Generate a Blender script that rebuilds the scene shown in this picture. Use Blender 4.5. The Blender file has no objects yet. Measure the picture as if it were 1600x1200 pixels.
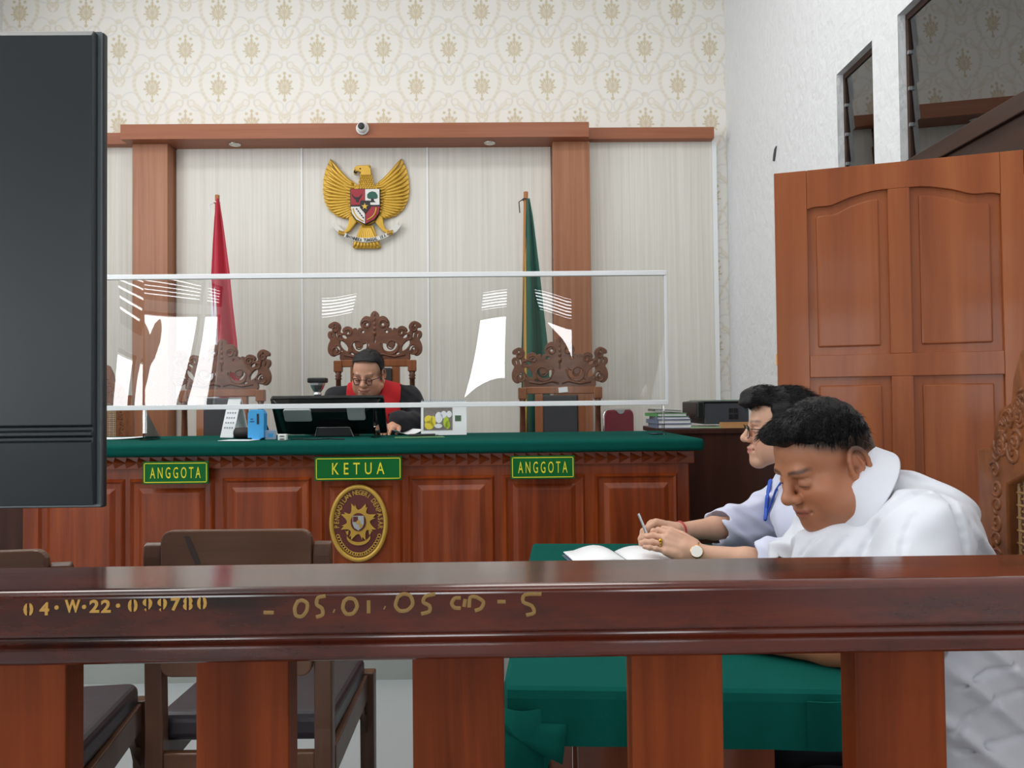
import bpy, bmesh, math, random
import numpy as np
from mathutils import Vector, Matrix
random.seed(7)
RNG = np.random.default_rng(11)
SC = bpy.context.scene
COL = SC.collection

# ------------------------------------------------------------------ camera
F_PX = 1200.0
YAW, PITCH, ROLL = math.radians(0.81), math.radians(1.34), math.radians(0.6)
CAM = Vector((0, 0, 1.2))
_f = Vector((math.sin(YAW)*math.cos(PITCH), math.cos(YAW)*math.cos(PITCH), math.sin(PITCH)))
_r0 = Vector((math.cos(YAW), -math.sin(YAW), 0)); _u0 = _r0.cross(_f)
_r = _r0*math.cos(ROLL) - _u0*math.sin(ROLL)
_u = _u0*math.cos(ROLL) + _r0*math.sin(ROLL)
cd = bpy.data.cameras.new('camera'); cam = bpy.data.objects.new('camera', cd); COL.objects.link(cam)
cd.sensor_width = 36; cd.lens = 36*F_PX/1600; cd.clip_start = 0.05
cam.matrix_world = Matrix(((_r.x, _u.x, -_f.x, CAM.x), (_r.y, _u.y, -_f.y, CAM.y), (_r.z, _u.z, -_f.z, CAM.z), (0, 0, 0, 1)))
SC.camera = cam

# room extents
XL, XR, YB, YF, ZC = -3.94, 1.83, 6.10, -4.0, 4.8

# ------------------------------------------------------------------ world, light, exposure
SC.view_settings.view_transform = 'Standard'; SC.view_settings.look = 'None'
SC.view_settings.exposure = 0.34; SC.view_settings.gamma = 1.0
SC.view_settings.use_curve_mapping = False
SC.cycles.use_denoising = True
SC.cycles.max_bounces = 8; SC.cycles.diffuse_bounces = 4; SC.cycles.glossy_bounces = 3; SC.cycles.transmission_bounces = 4; SC.cycles.transparent_max_bounces = 12
SC.cycles.caustics_reflective = False; SC.cycles.caustics_refractive = False; SC.cycles.adaptive_threshold = 0.035
wd = bpy.data.worlds.new('daylight'); SC.world = wd; wd.use_nodes = True
bg = wd.node_tree.nodes['Background']
bg.inputs[0].default_value = (0.90, 0.96, 1.0, 1); bg.inputs[1].default_value = 1.2
def area(name, loc, size, direction, power, color=(0.97, 0.985, 1.0)):
    l = bpy.data.lights.new(name, 'AREA'); l.shape = 'RECTANGLE'; l.size, l.size_y = size
    l.energy = power; l.color = color
    o = bpy.data.objects.new(name, l); COL.objects.link(o); o.location = loc
    o.rotation_euler = Vector(direction).to_track_quat('-Z', 'Y').to_euler()
    return o
# daylight entering through the side windows, the rear windows and the clerestory; plus added overhead fill lights, no fittings
for k, (y0, y1, z0, z1, w) in enumerate(((-2.85, -1.72, 0.85, 2.05, 26), (-1.52, -0.40, 0.85, 2.05, 26), (-2.85, -1.72, 2.2, 2.66, 9), (-1.52, -0.40, 2.2, 2.66, 9), (1.0, 4.2, 2.5, 4.1, 76))):
    area('daylight_side', (XL-0.10, (y0+y1)/2, (z0+z1)/2), (y1-y0, z1-z0), (1, 0, 0), w)
for k, (x0, x1, z0, z1, w) in enumerate(((-2.7, -1.75, 1.0, 2.25, 22), (-0.92, 0.02, 1.0, 2.25, 22), (0.82, 1.45, 1.0, 2.25, 15), (-2.7, -1.75, 2.42, 2.98, 9), (-0.92, 0.02, 2.42, 2.98, 9), (0.82, 1.45, 2.42, 2.98, 6))):
    area('daylight_rear', ((x0+x1)/2, YF-0.10, (z0+z1)/2), (x1-x0, z1-z0), (0, 1, 0), w)
for x in (-2.4, 0.3):
    for y in (-1.2, 1.4, 3.6): area('overhead_fill', (x, y, ZC-0.06), (1.2, 0.6), (0, 0, -1), 17, (1.0, 0.97, 0.93))

# ------------------------------------------------------------------ helpers
def W(px, py, Y):            # point at depth Y seen at pixel
    d = _f*F_PX + _r*(px-800) - _u*(py-600)
    return CAM + d*(Y/d.y)
def C(r, g, b):
    def s(c):
        c /= 255.0
        return c/12.92 if c <= 0.04045 else ((c+0.055)/1.055)**2.4
    return (s(r), s(g), s(b), 1.0)
def nd(nt, t, **kw):
    n = nt.nodes.new(t)
    for k, v in kw.items(): setattr(n, k, v)
    return n
def new_mat(name):
    m = bpy.data.materials.new(name); m.use_nodes = True
    return m, m.node_tree, m.node_tree.nodes['Principled BSDF']
def mat(name, col, rough=0.5, metal=0.0, spec=0.5, coat=0.0, var=0.0, vscale=8.0, bump=0.0, bscale=60.0, trans=0.0, sheen=0.0, alpha=1.0, bdist=0.002):
    m, nt, b = new_mat(name)
    b.inputs['Base Color'].default_value = col
    b.inputs['Roughness'].default_value = rough; b.inputs['Metallic'].default_value = metal
    b.inputs['Specular IOR Level'].default_value = spec; b.inputs['Coat Weight'].default_value = coat
    b.inputs['Coat Roughness'].default_value = 0.12
    b.inputs['Transmission Weight'].default_value = trans; b.inputs['Sheen Weight'].default_value = sheen
    b.inputs['Alpha'].default_value = alpha
    tc = nd(nt, 'ShaderNodeTexCoord')
    if var > 0:
        n = nd(nt, 'ShaderNodeTexNoise'); n.inputs['Scale'].default_value = vscale; n.inputs['Detail'].default_value = 5
        nt.links.new(tc.outputs['Object'], n.inputs['Vector'])
        mx = nd(nt, 'ShaderNodeMix', data_type='RGBA')
        mx.inputs[6].default_value = tuple(c*(1-var) for c in col[:3])+(1,)
        mx.inputs[7].default_value = tuple(min(1, c*(1+var)) for c in col[:3])+(1,)
        nt.links.new(n.outputs['Fac'], mx.inputs[0]); nt.links.new(mx.outputs[2], b.inputs['Base Color'])
    if bump > 0:
        n = nd(nt, 'ShaderNodeTexNoise'); n.inputs['Scale'].default_value = bscale; n.inputs['Detail'].default_value = 6
        nt.links.new(tc.outputs['Object'], n.inputs['Vector'])
        bp = nd(nt, 'ShaderNodeBump'); bp.inputs['Strength'].default_value = bump; bp.inputs['Distance'].default_value = bdist
        nt.links.new(n.outputs['Fac'], bp.inputs['Height']); nt.links.new(bp.outputs[0], b.inputs['Normal'])
    return m
def wood(name, c1, c2, c3=None, axis='Z', scale=9.0, rough=0.35, coat=0.15, stretch=0.06, bump=0.12, wear=None, wear_amt=0.0, streak=0.5, spec=0.28):
    """varnished timber: grain runs along axis; optional worn / grimy blotches with their own shape"""
    m, nt, b = new_mat(name)
    tc = nd(nt, 'ShaderNodeTexCoord'); mp = nd(nt, 'ShaderNodeMapping')
    sc = [scale]*3; sc['XYZ'.index(axis)] = scale*stretch
    mp.inputs['Scale'].default_value = sc
    nt.links.new(tc.outputs['Object'], mp.inputs['Vector'])
    n = nd(nt, 'ShaderNodeTexNoise'); n.inputs['Scale'].default_value = 1.6; n.inputs['Detail'].default_value = 8; n.inputs['Roughness'].default_value = 0.62; n.inputs['Distortion'].default_value = 0.6
    nt.links.new(mp.outputs[0], n.inputs['Vector'])
    n2 = nd(nt, 'ShaderNodeTexNoise'); n2.inputs['Scale'].default_value = 11; n2.inputs['Detail'].default_value = 4
    nt.links.new(mp.outputs[0], n2.inputs['Vector'])
    mm = nd(nt, 'ShaderNodeMath', operation='MULTIPLY_ADD'); mm.inputs[1].default_value = 0.35*streak; 
    nt.links.new(n2.outputs['Fac'], mm.inputs[0]); nt.links.new(n.outputs['Fac'], mm.inputs[2])
    cr = nd(nt, 'ShaderNodeValToRGB')
    e = cr.color_ramp.elements; e[0].position = 0.36; e[0].color = c1; e[1].position = 0.80; e[1].color = c2
    if c3: k = cr.color_ramp.elements.new(0.55); k.color = c3
    nt.links.new(mm.outputs[0], cr.inputs[0])
    out = cr.outputs[0]
    if wear:
        w = nd(nt, 'ShaderNodeTexNoise'); w.inputs['Scale'].default_value = 5; w.inputs['Detail'].default_value = 7; w.inputs['Roughness'].default_value = 0.7
        mp2 = nd(nt, 'ShaderNodeMapping'); s2 = [1.6]*3; s2['XYZ'.index(axis)] = 0.5; mp2.inputs['Scale'].default_value = s2
        nt.links.new(tc.outputs['Object'], mp2.inputs[0]); nt.links.new(mp2.outputs[0], w.inputs['Vector'])
        r2 = nd(nt, 'ShaderNodeValToRGB'); r2.color_ramp.elements[0].position = 0.62-wear_amt*0.2; r2.color_ramp.elements[1].position = 0.75-wear_amt*0.1
        nt.links.new(w.outputs['Fac'], r2.inputs[0])
        mx = nd(nt, 'ShaderNodeMix', data_type='RGBA'); mx.inputs[7].default_value = wear
        nt.links.new(r2.outputs[0], mx.inputs[0]); nt.links.new(out, mx.inputs[6]); out = mx.outputs[2]
    nt.links.new(out, b.inputs['Base Color'])
    b.inputs['Roughness'].default_value = rough; b.inputs['Specular IOR Level'].default_value = spec; b.inputs['Coat Weight'].default_value = coat; b.inputs['Coat Roughness'].default_value = 0.10
    if bump > 0:
        bp = nd(nt, 'ShaderNodeBump'); bp.inputs['Strength'].default_value = bump; bp.inputs['Distance'].default_value = 0.0015
        nt.links.new(mm.outputs[0], bp.inputs['Height']); nt.links.new(bp.outputs[0], b.inputs['Normal'])
    return m

ORG = {}
def link(o, parent=None):
    COL.objects.link(o)
    if parent is not None: o.parent = parent
    return o
def tag(o, label, cat, group=None):
    o['label'] = label; o['category'] = cat
    if group: o['group'] = group
    return o
def thing(name, label, cat, loc, rotz=0.0, group=None):
    o = bpy.data.objects.new(name, None); o.empty_display_size = 0.05
    COL.objects.link(o); o.location = loc; o.rotation_euler = (0, 0, rotz)
    tag(o, label, cat, group); return o
def struct(o):
    o['kind'] = 'structure'; return o

class MB:
    """collects shapes into one bmesh"""
    def __init__(s): s.bm = bmesh.new()
    def _add(s, vs, fs, M=None, mi=0):
        bv = [s.bm.verts.new((M @ Vector(v)) if M is not None else v) for v in vs]
        for f in fs:
            try:
                q = s.bm.faces.new([bv[i] for i in f]); q.material_index = mi
            except ValueError: pass
        return s
    def box(s, x0, x1, y0, y1, z0, z1, M=None, mi=0):
        v = [(x, y, z) for x in (x0, x1) for y in (y0, y1) for z in (z0, z1)]
        return s._add(v, [(0,1,3,2), (4,6,7,5), (0,4,5,1), (2,3,7,6), (0,2,6,4), (1,5,7,3)], M, mi)
    def prism(s, pts, h0, h1, axis='Y', M=None, mi=0):
        """outline pts (a,b) extruded along axis; for Y: (x,z); for Z: (x,y); for X: (y,z)"""
        n = len(pts)
        def P(a, b, h): return {'Y': (a, h, b), 'Z': (a, b, h), 'X': (h, a, b)}[axis]
        v = [P(a, b, h0) for a, b in pts] + [P(a, b, h1) for a, b in pts]
        f = [tuple(range(n)), tuple(range(2*n-1, n-1, -1))] + [(i, (i+1) % n, n+(i+1) % n, n+i) for i in range(n)]
        return s._add(v, f, M, mi)
    def tube(s, pts, r, n=8, M=None, caps=True, mi=0, flat=1.0, updir=None):
        pts = [Vector(p) for p in pts]; m = len(pts)
        rs = r if isinstance(r, (list, tuple)) else [r]*m
        v = []; prev = None
        for i, p in enumerate(pts):
            t = (pts[min(i+1, m-1)] - pts[max(i-1, 0)])
            t = t.normalized() if t.length > 1e-9 else Vector((0, 0, 1))
            if prev is None:
                a = Vector(updir) if updir else (Vector((0, 0, 1)) if abs(t.z) < 0.9 else Vector((1, 0, 0)))
                a = (a - t*a.dot(t)).normalized()
            else:
                a = (prev - t*prev.dot(t)); a = a.normalized() if a.length > 1e-6 else prev
            prev = a; b = t.cross(a)
            for k in range(n):
                q = 2*math.pi*k/n
                v.append(p + (a*math.cos(q)*flat + b*math.sin(q))*rs[i])
        f = [(i*n+k, i*n+(k+1) % n, (i+1)*n+(k+1) % n, (i+1)*n+k) for i in range(m-1) for k in range(n)]
        if caps: f += [tuple(range(n-1, -1, -1)), tuple((m-1)*n+k for k in range(n))]
        return s._add(v, f, M, mi)
    def lathe(s, prof, n=20, M=None, mi=0):
        """prof [(r,z)] about z"""
        v = []; m = len(prof)
        for r, z in prof:
            for k in range(n):
                q = 2*math.pi*k/n; v.append((r*math.cos(q), r*math.sin(q), z))
        f = [(i*n+k, i*n+(k+1) % n, (i+1)*n+(k+1) % n, (i+1)*n+k) for i in range(m-1) for k in range(n)]
        f += [tuple(range(n-1, -1, -1)), tuple((m-1)*n+k for k in range(n))]
        return s._add(v, f, M, mi)
    def grid(s, P, nu, nv, M=None, mi=0, closed_u=False):
        """P(i,j) -> point, i in 0..nu, j in 0..nv"""
        v = [P(i, j) for i in range(nu+1) for j in range(nv+1)]
        f = [(i*(nv+1)+j, (i+1)*(nv+1)+j, (i+1)*(nv+1)+j+1, i*(nv+1)+j+1) for i in range(nu) for j in range(nv)]
        return s._add(v, f, M, mi)
    def ball(s, c, r, n=12, M=None, mi=0):
        rx, ry, rz = r if isinstance(r, (tuple, list)) else (r, r, r)
        v = []; m = n//2
        for i in range(m+1):
            a = math.pi*i/m
            for k in range(n):
                q = 2*math.pi*k/n
                v.append((c[0]+rx*max(1e-4, math.sin(a))*math.cos(q), c[1]+ry*max(1e-4, math.sin(a))*math.sin(q), c[2]-rz*math.cos(a)))
        f = [(i*n+k, i*n+(k+1) % n, (i+1)*n+(k+1) % n, (i+1)*n+k) for i in range(m) for k in range(n)]
        return s._add(v, f, M, mi)
    def mesh(s, name, mats, smooth=False):
        bmesh.ops.recalc_face_normals(s.bm, faces=s.bm.faces)
        me = bpy.data.meshes.new(name); s.bm.to_mesh(me); s.bm.free()
        for m in (mats if isinstance(mats, (list, tuple)) else [mats]): me.materials.append(m)
        if smooth: me.polygons.foreach_set('use_smooth', [True]*len(me.polygons))
        return me
    def build(s, name, mats, parent=None, smooth=False, bevel=0.0, seg=2, at=None, local=False, subsurf=0, thick=0.0):
        me = s.mesh(name, mats, smooth)
        return place(name, me, parent, at, local, bevel, seg, subsurf, thick, smooth)
def origin_of(p):
    v = Vector((0, 0, 0))
    while p is not None: v += p.location; p = p.parent
    return v
def place(name, me, parent=None, at=None, local=False, bevel=0.0, seg=2, subsurf=0, thick=0.0, smooth=False):
    """mesh data arrive in world space unless local; the object origin is moved to its thing (or to at)"""
    o = bpy.data.objects.new(name, me)
    if not local:
        L = origin_of(parent) if parent is not None else (Vector(at) if at is not None else Vector((0, 0, 0)))
        if L.length > 0: me.transform(Matrix.Translation(-L))
        if parent is None and at is not None: o.location = L
    elif at is not None: o.location = at
    link(o, parent)
    if thick: k = o.modifiers.new('thickness', 'SOLIDIFY'); k.thickness = thick; k.offset = 0
    if bevel: k = o.modifiers.new('bevel', 'BEVEL'); k.width = bevel; k.segments = seg; k.limit_method = 'ANGLE'; k.angle_limit = math.radians(40)
    if subsurf: k = o.modifiers.new('subsurf', 'SUBSURF'); k.levels = k.render_levels = subsurf
    return o
def copy_tree(o, parent=None):
    c = o.copy(); COL.objects.link(c); c.parent = parent
    for ch in [x for x in o.children]: copy_tree(ch, c)
    return c
def Rz(a, loc=(0, 0, 0)): return Matrix.Translation(loc) @ Matrix.Rotation(a, 4, 'Z')
def rounded(x0, x1, z0, z1, r, n=4):
    out = []
    for cx, cz, a0 in ((x1-r, z0+r, -90), (x1-r, z1-r, 0), (x0+r, z1-r, 90), (x0+r, z0+r, 180)):
        for k in range(n+1):
            a = math.radians(a0+90*k/n); out.append((cx+r*math.cos(a), cz+r*math.sin(a)))
    return out
def text_mesh(s, size, xs=1.0, extrude=0.001, spacing=1.0, bold=0.0):
    """flat lettering in the XZ plane, centred on the origin, facing -Y"""
    cu = bpy.data.curves.new('lettering', 'FONT'); cu.body = s; cu.size = size; cu.align_x = 'CENTER'; cu.align_y = 'CENTER'
    cu.extrude = extrude; cu.space_character = spacing; cu.offset = bold; cu.resolution_u = 3
    o = bpy.data.objects.new('lettering', cu); COL.objects.link(o)
    me = bpy.data.meshes.new_from_object(o.evaluated_get(bpy.context.evaluated_depsgraph_get()))
    bpy.data.objects.remove(o); bpy.data.curves.remove(cu)
    me.transform(Matrix.Rotation(math.pi/2, 4, 'X') @ Matrix.Diagonal((xs, 1, 1, 1)))
    xs_ = [v.co.x for v in me.vertices]; zs_ = [v.co.z for v in me.vertices]
    if xs_: me.transform(Matrix.Translation((-(min(xs_)+max(xs_))/2, 0, -(min(zs_)+max(zs_))/2)))
    return me
def curve2d(name, loops, extrude, bevel=0.0, res=6, smooth_pts=True):
    """filled planar shape with holes -> mesh, in XZ plane facing -Y; loops are lists of (x,z)"""
    cu = bpy.data.curves.new(name, 'CURVE'); cu.dimensions = '2D'; cu.fill_mode = 'BOTH'
    cu.extrude = extrude; cu.bevel_depth = bevel; cu.bevel_resolution = 1; cu.resolution_u = res
    for lp in loops:
        if smooth_pts:
            sp = cu.splines.new('BEZIER'); sp.bezier_points.add(len(lp)-1)
            for p, (x, z) in zip(sp.bezier_points, lp):
                p.co = (x, z, 0); p.handle_left_type = p.handle_right_type = 'AUTO'
        else:
            sp = cu.splines.new('POLY'); sp.points.add(len(lp)-1)
            for p, (x, z) in zip(sp.points, lp): p.co = (x, z, 0, 1)
        sp.use_cyclic_u = True
    o = bpy.data.objects.new(name, cu); COL.objects.link(o)
    me = bpy.data.meshes.new_from_object(o.evaluated_get(bpy.context.evaluated_depsgraph_get()))
    bpy.data.objects.remove(o); bpy.data.curves.remove(cu)
    me.transform(Matrix.Rotation(math.pi/2, 4, 'X'))
    return me
def setmat(me, *ms):
    me.materials.clear()
    for m in ms: me.materials.append(m)
    return me

class E:
    """tiny expression layer over Math nodes"""
    nt = None
    def __init__(s, v): s.v = v
    @staticmethod
    def op(o, *a):
        n = nd(E.nt, 'ShaderNodeMath', operation=o)
        for i, x in enumerate(a):
            if isinstance(x, E): x = x.v
            if isinstance(x, (int, float)): n.inputs[i].default_value = x
            else: E.nt.links.new(x, n.inputs[i])
        return E(n.outputs[0])
    def __add__(s, o): return E.op('ADD', s, o)
    __radd__ = __add__
    def __sub__(s, o): return E.op('SUBTRACT', s, o)
    def __rsub__(s, o): return E.op('SUBTRACT', o, s)
    def __mul__(s, o): return E.op('MULTIPLY', s, o)
    __rmul__ = __mul__
    def __truediv__(s, o): return E.op('DIVIDE', s, o)
    def abs(s): return E.op('ABSOLUTE', s)
    def sqrt(s): return E.op('SQRT', s)
    def sin(s): return E.op('SINE', s)
    def cos(s): return E.op('COSINE', s)
    def max(s, o): return E.op('MAXIMUM', s, o)
    def min(s, o): return E.op('MINIMUM', s, o)
    def wrap(s, w): return (s/w - E.op('FLOOR', s/w + 0.5))*w
    def below(s, t, soft):   # 1 where s < t
        n = nd(E.nt, 'ShaderNodeMapRange'); n.interpolation_type = 'SMOOTHSTEP'
        E.nt.links.new(s.v, n.inputs[0]); n.inputs[1].default_value = t-soft; n.inputs[2].default_value = t+soft
        n.inputs[3].default_value = 1; n.inputs[4].default_value = 0
        return E(n.outputs[0])
# ------------------------------------------------------------------ materials of the setting
def wallpaper_mat():
    m, nt, b = new_mat('damask_wallpaper'); E.nt = nt
    tc = nd(nt, 'ShaderNodeTexCoord'); sx = nd(nt, 'ShaderNodeSeparateXYZ')
    nt.links.new(tc.outputs['Object'], sx.inputs[0])
    X = E(sx.outputs[0]); Z = E(sx.outputs[2]); w, h = 0.525, 0.605
    dark = light = None
    for k in (0, 1):
        u = (X + 0.13 + k*w/2).wrap(w); v = (Z - 0.11 + k*h/2).wrap(h); au = u.abs()
        # central palmette: fan of petals
        th = E.op('ARCTAN2', v + 0.02, u)
        d = ((u/0.070)*(u/0.070) + ((v+0.005)/0.088)*((v+0.005)/0.088)).sqrt()
        pet = (d - (th*8).cos()*0.13 - (th*16).cos()*0.06).below(0.84, 0.08)
        veins = ((th*16).cos()*0.5 + (d*14).sin()*0.35 + 0.5).below(0.30, 0.2)
        core = pet*(1 - veins*0.6)
        fin = ((u*u + (v+0.112)*(v+0.112)).sqrt().below(0.014, 0.004)).max((u*u + (v-0.104)*(v-0.104)).sqrt().below(0.013, 0.004))
        fin = fin.max(((au-0.042)*(au-0.042) + (v-0.082)*(v-0.082)).sqrt().below(0.012, 0.004))
        stem = au.below(0.0045, 0.002)*v.abs().below(0.115, 0.005)
        # leafy C-scrolls each side
        uw = u/(v*0.16 + 0.140); el = (uw*uw + ((v-0.005)/0.165)*((v-0.005)/0.165)).sqrt()
        ring = (el - 1.0).abs()
        leaf = ring.below(0.10, 0.05)*(au.below(0.062, 0.012)*-1 + 1)
        leaf = leaf*(((v*150 + au*90).sin()*0.5 + 0.5)*0.6 + 0.4)
        # neck scrolls under the medallion and above it
        s1 = (au - (0.040 + ((v+0.21)*24).sin()*0.028)).abs().below(0.010, 0.004)*((v+0.205).abs().below(0.055, 0.01))
        r1 = (((au-0.047)*(au-0.047) + (v-0.168)*(v-0.168)).sqrt() - 0.026).abs().below(0.006, 0.003)
        # heart below
        hv = v + 0.262
        hd = ((au-0.020)*(au-0.020) + (hv-0.012)*(hv-0.012)).sqrt().min((au*0.72 + (hv+0.018).abs()*0.72))
        heart = (hd - 0.024).abs().below(0.007, 0.003).max((u*u + (hv-0.006)*(hv-0.006)).sqrt().below(0.011, 0.004))
        # little flower crowning the next medallion
        f2 = ((u/0.034)*(u/0.034) + ((v-0.222)/0.026)*((v-0.222)/0.026)).sqrt()
        flower = (f2 - (th*7).cos()*0.2).below(0.8, 0.15)
        # wide pale arabesque
        ar = (((au-0.17)*(au-0.17) + (v+0.12)*(v+0.12)).sqrt() - 0.075).abs().below(0.006, 0.004)
        ar = ar.max((((au-0.20)*(au-0.20) + (v-0.13)*(v-0.13)).sqrt() - 0.055).abs().below(0.006, 0.004))
        dk = core.max(fin).max(stem)
        lt = leaf.max(s1*0.8).max(r1*0.7).max(heart*0.9).max(flower*0.75)
        gy = ar
        if dark is None: dark, light, grey = dk, lt, gy
        else: dark, light, grey = dark.max(dk), light.max(lt), grey.max(gy)
    def mix(fac, a, bcol):
        n = nd(nt, 'ShaderNodeMix', data_type='RGBA'); nt.links.new(fac.v, n.inputs[0])
        if isinstance(a, tuple): n.inputs[6].default_value = a
        else: nt.links.new(a, n.inputs[6])
        n.inputs[7].default_value = bcol; return n.outputs[2]
    c = mix(grey*0.8, C(240, 237, 230), C(226, 223, 220))
    c = mix(light*0.95, c, C(226, 217, 198)); c = mix(dark, c, C(214, 201, 174))
    nt.links.new(c, b.inputs['Base Color']); b.inputs['Roughness'].default_value = 0.6
    bp = nd(nt, 'ShaderNodeBump'); bp.inputs['Strength'].default_value = 0.15; bp.inputs['Distance'].default_value = 0.002
    nt.links.new(dark.max(light).v, bp.inputs['Height']); nt.links.new(bp.outputs[0], b.inputs['Normal'])
    return m
M_paper = wallpaper_mat()
M_plaster = mat('rough_white_plaster', C(226, 228, 230), 0.85, bump=0.8, bscale=20, var=0.05, vscale=16, bdist=0.014)
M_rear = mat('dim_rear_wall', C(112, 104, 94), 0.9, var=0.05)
M_ceil = mat('ceiling_paint', C(240, 240, 238), 0.9)
M_tile = mat('white_floor_tile', C(156, 162, 163), 0.22, var=0.03, vscale=2)
M_riser = mat('grey_riser_tile', C(150, 154, 150), 0.35, var=0.04, vscale=5)
M_dark_in = mat('corridor_paint', C(190, 192, 186), 0.9)
def striated(name, c1, c2):
    return wood(name, c1, c2, axis='Z', scale=26, rough=0.55, coat=0.0, stretch=0.012, bump=0.02, streak=0.8)
M_panel = striated('pale_laminate', C(206, 202, 192), C(226, 223, 215))
M_white_alu = mat('white_aluminium', C(236, 238, 240), 0.35, spec=0.5)
M_lamin = wood('brown_laminate', C(146, 94, 66), C(176, 122, 92), axis='Z', scale=16, rough=0.45, coat=0.05, stretch=0.02, bump=0.02)
M_laminX = wood('brown_laminate_beam', C(142, 84, 58), C(164, 104, 76), axis='X', scale=16, rough=0.45, coat=0.05, stretch=0.02, bump=0.02)
M_darkframe = wood('dark_window_frame', C(44, 29, 24), C(64, 42, 33), axis='Y', scale=8, rough=0.5)
def glass_mat(name, tint, base_refl, rough=0.0):
    m, nt, b = new_mat(name); nt.nodes.remove(b)
    out = nt.nodes['Material Output']
    tr = nd(nt, 'ShaderNodeBsdfTransparent'); tr.inputs[0].default_value = tint
    gl = nd(nt, 'ShaderNodeBsdfGlossy'); gl.inputs['Roughness'].default_value = rough
    fr = nd(nt, 'ShaderNodeFresnel'); fr.inputs[0].default_value = 1.5
    ad = nd(nt, 'ShaderNodeMath', operation='ADD'); ad.inputs[1].default_value = base_refl; ad.use_clamp = True
    mx = nd(nt, 'ShaderNodeMixShader')
    nt.links.new(fr.outputs[0], ad.inputs[0]); nt.links.new(ad.outputs[0], mx.inputs[0])
    nt.links.new(tr.outputs[0], mx.inputs[1]); nt.links.new(gl.outputs[0], mx.inputs[2]); nt.links.new(mx.outputs[0], out.inputs[0])
    return m
M_pane = glass_mat('louvre_glass', (0.55, 0.58, 0.56, 1), 0.13)

# ------------------------------------------------------------------ room shell
def holes_wall(name, axis, pos, thick, a0, a1, z0, z1, holes, m):
    """a wall slab with rectangular openings; axis 'X': slab in the YZ plane at x=pos"""
    aa = sorted({a0, a1, *[h for q in holes for h in q[:2]]}); zz = sorted({z0, z1, *[h for q in holes for h in q[2:]]})
    mb = MB()
    for i in range(len(aa)-1):
        for j in range(len(zz)-1):
            ca, cz = (aa[i]+aa[i+1])/2, (zz[j]+zz[j+1])/2
            if any(h[0] < ca < h[1] and h[2] < cz < h[3] for h in holes): continue
            if axis == 'X': mb.box(pos, pos+thick, aa[i], aa[i+1], zz[j], zz[j+1])
            else: mb.box(aa[i], aa[i+1], pos, pos+thick, zz[j], zz[j+1])
    bmesh.ops.remove_doubles(mb.bm, verts=mb.bm.verts, dist=1e-5)
    return struct(mb.build(name, m))
struct(MB().box(XL-0.3, XR+1.6, YF-0.3, YB+0.3, -0.1, 0).build('floor', M_tile))
struct(MB().box(XL-0.3, XR+0.3, YF-0.3, YB+0.3, ZC, ZC+0.1).build('ceiling', M_ceil))
struct(MB().box(XL-0.3, XR+0.3, YB, YB+0.15, 0, ZC).build('wall_back', M_paper))
SMALLW = (3.69, 4.09, 2.12, 2.95); TRANS = (2.58, 3.45, 2.25, 2.95); DOORO = (2.58, 3.45, 0.0, 2.18)
holes_wall('wall_right', 'X', XR, 0.14, YF, YB, 0, ZC, [SMALLW, TRANS, DOORO], M_plaster)
LW = [(-2.85, -1.72, 0.85, 2.05), (-1.52, -0.40, 0.85, 2.05), (-2.85, -1.72, 2.2, 2.66), (-1.52, -0.40, 2.2, 2.66), (1.0, 4.2, 2.5, 4.1)]
holes_wall('wall_left', 'X', XL-0.14, 0.14, YF, YB, 0, ZC, LW, M_plaster)
RW = [(-2.7, -1.75, 1.0, 2.25), (-0.92, 0.02, 1.0, 2.25), (0.82, 1.45, 1.0, 2.25), (-2.7, -1.75, 2.42, 2.98), (-0.92, 0.02, 2.42, 2.98), (0.82, 1.45, 2.42, 2.98)]
holes_wall('wall_front', 'Y', YF-0.14, 0.14, XL, XR, 0, ZC, RW, M_rear)
# corridor behind the right-hand openings
mb = MB(); mb.box(XR+1.5, XR+1.6, 0.5, 5.5, 0, 3.4); mb.box(XR+0.14, XR+1.6, 0.4, 0.5, 0, 3.4); mb.box(XR+0.14, XR+1.6, 5.5, 5.6, 0, 3.4); mb.box(XR+0.14, XR+1.6, 0.4, 5.6, 3.4, 3.5)
struct(mb.build('wall_corridor', M_dark_in))
# louvred windows on the unseen walls (they light the room and show up in the acrylic)
def louvre_window(n, axis, pos, a0, a1, z0, z1, slats, m=M_darkframe):
    mb = MB()
    def B(p0, p1, q0, q1):
        if axis == 'X': mb.box(pos-0.04, pos+0.04, p0, p1, q0, q1)
        else: mb.box(p0, p1, pos-0.04, pos+0.04, q0, q1)
    t = 0.04
    B(a0, a1, z0, z0+t); B(a0, a1, z1-t, z1); B(a0, a0+t, z0+t, z1-t); B(a1-t, a1, z0+t, z1-t)
    o = struct(mb.build('window_%d' % n, m))
    for k in range(slats):
        zc = z0+t+(z1-z0-2*t)*(k+0.5)/slats
        s = MB(); hw = 0.045
        if axis == 'X': s.box(pos-0.008, pos+0.008, a0+t, a1-t, zc-hw*0.5, zc+hw*0.5)
        else: s.box(a0+t, a1-t, pos-0.008, pos+0.008, zc-hw*0.5, zc+hw*0.5)
        s.build('slat', m, o)
    return o
n = 3
for q in LW: louvre_window(n, 'X', XL-0.07, *q, 6 if q[3] == 2.66 else 0); n += 1
for q in RW: louvre_window(n, 'Y', YF-0.07, *q, 6 if q[2] == 2.42 else 0); n += 1
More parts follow.
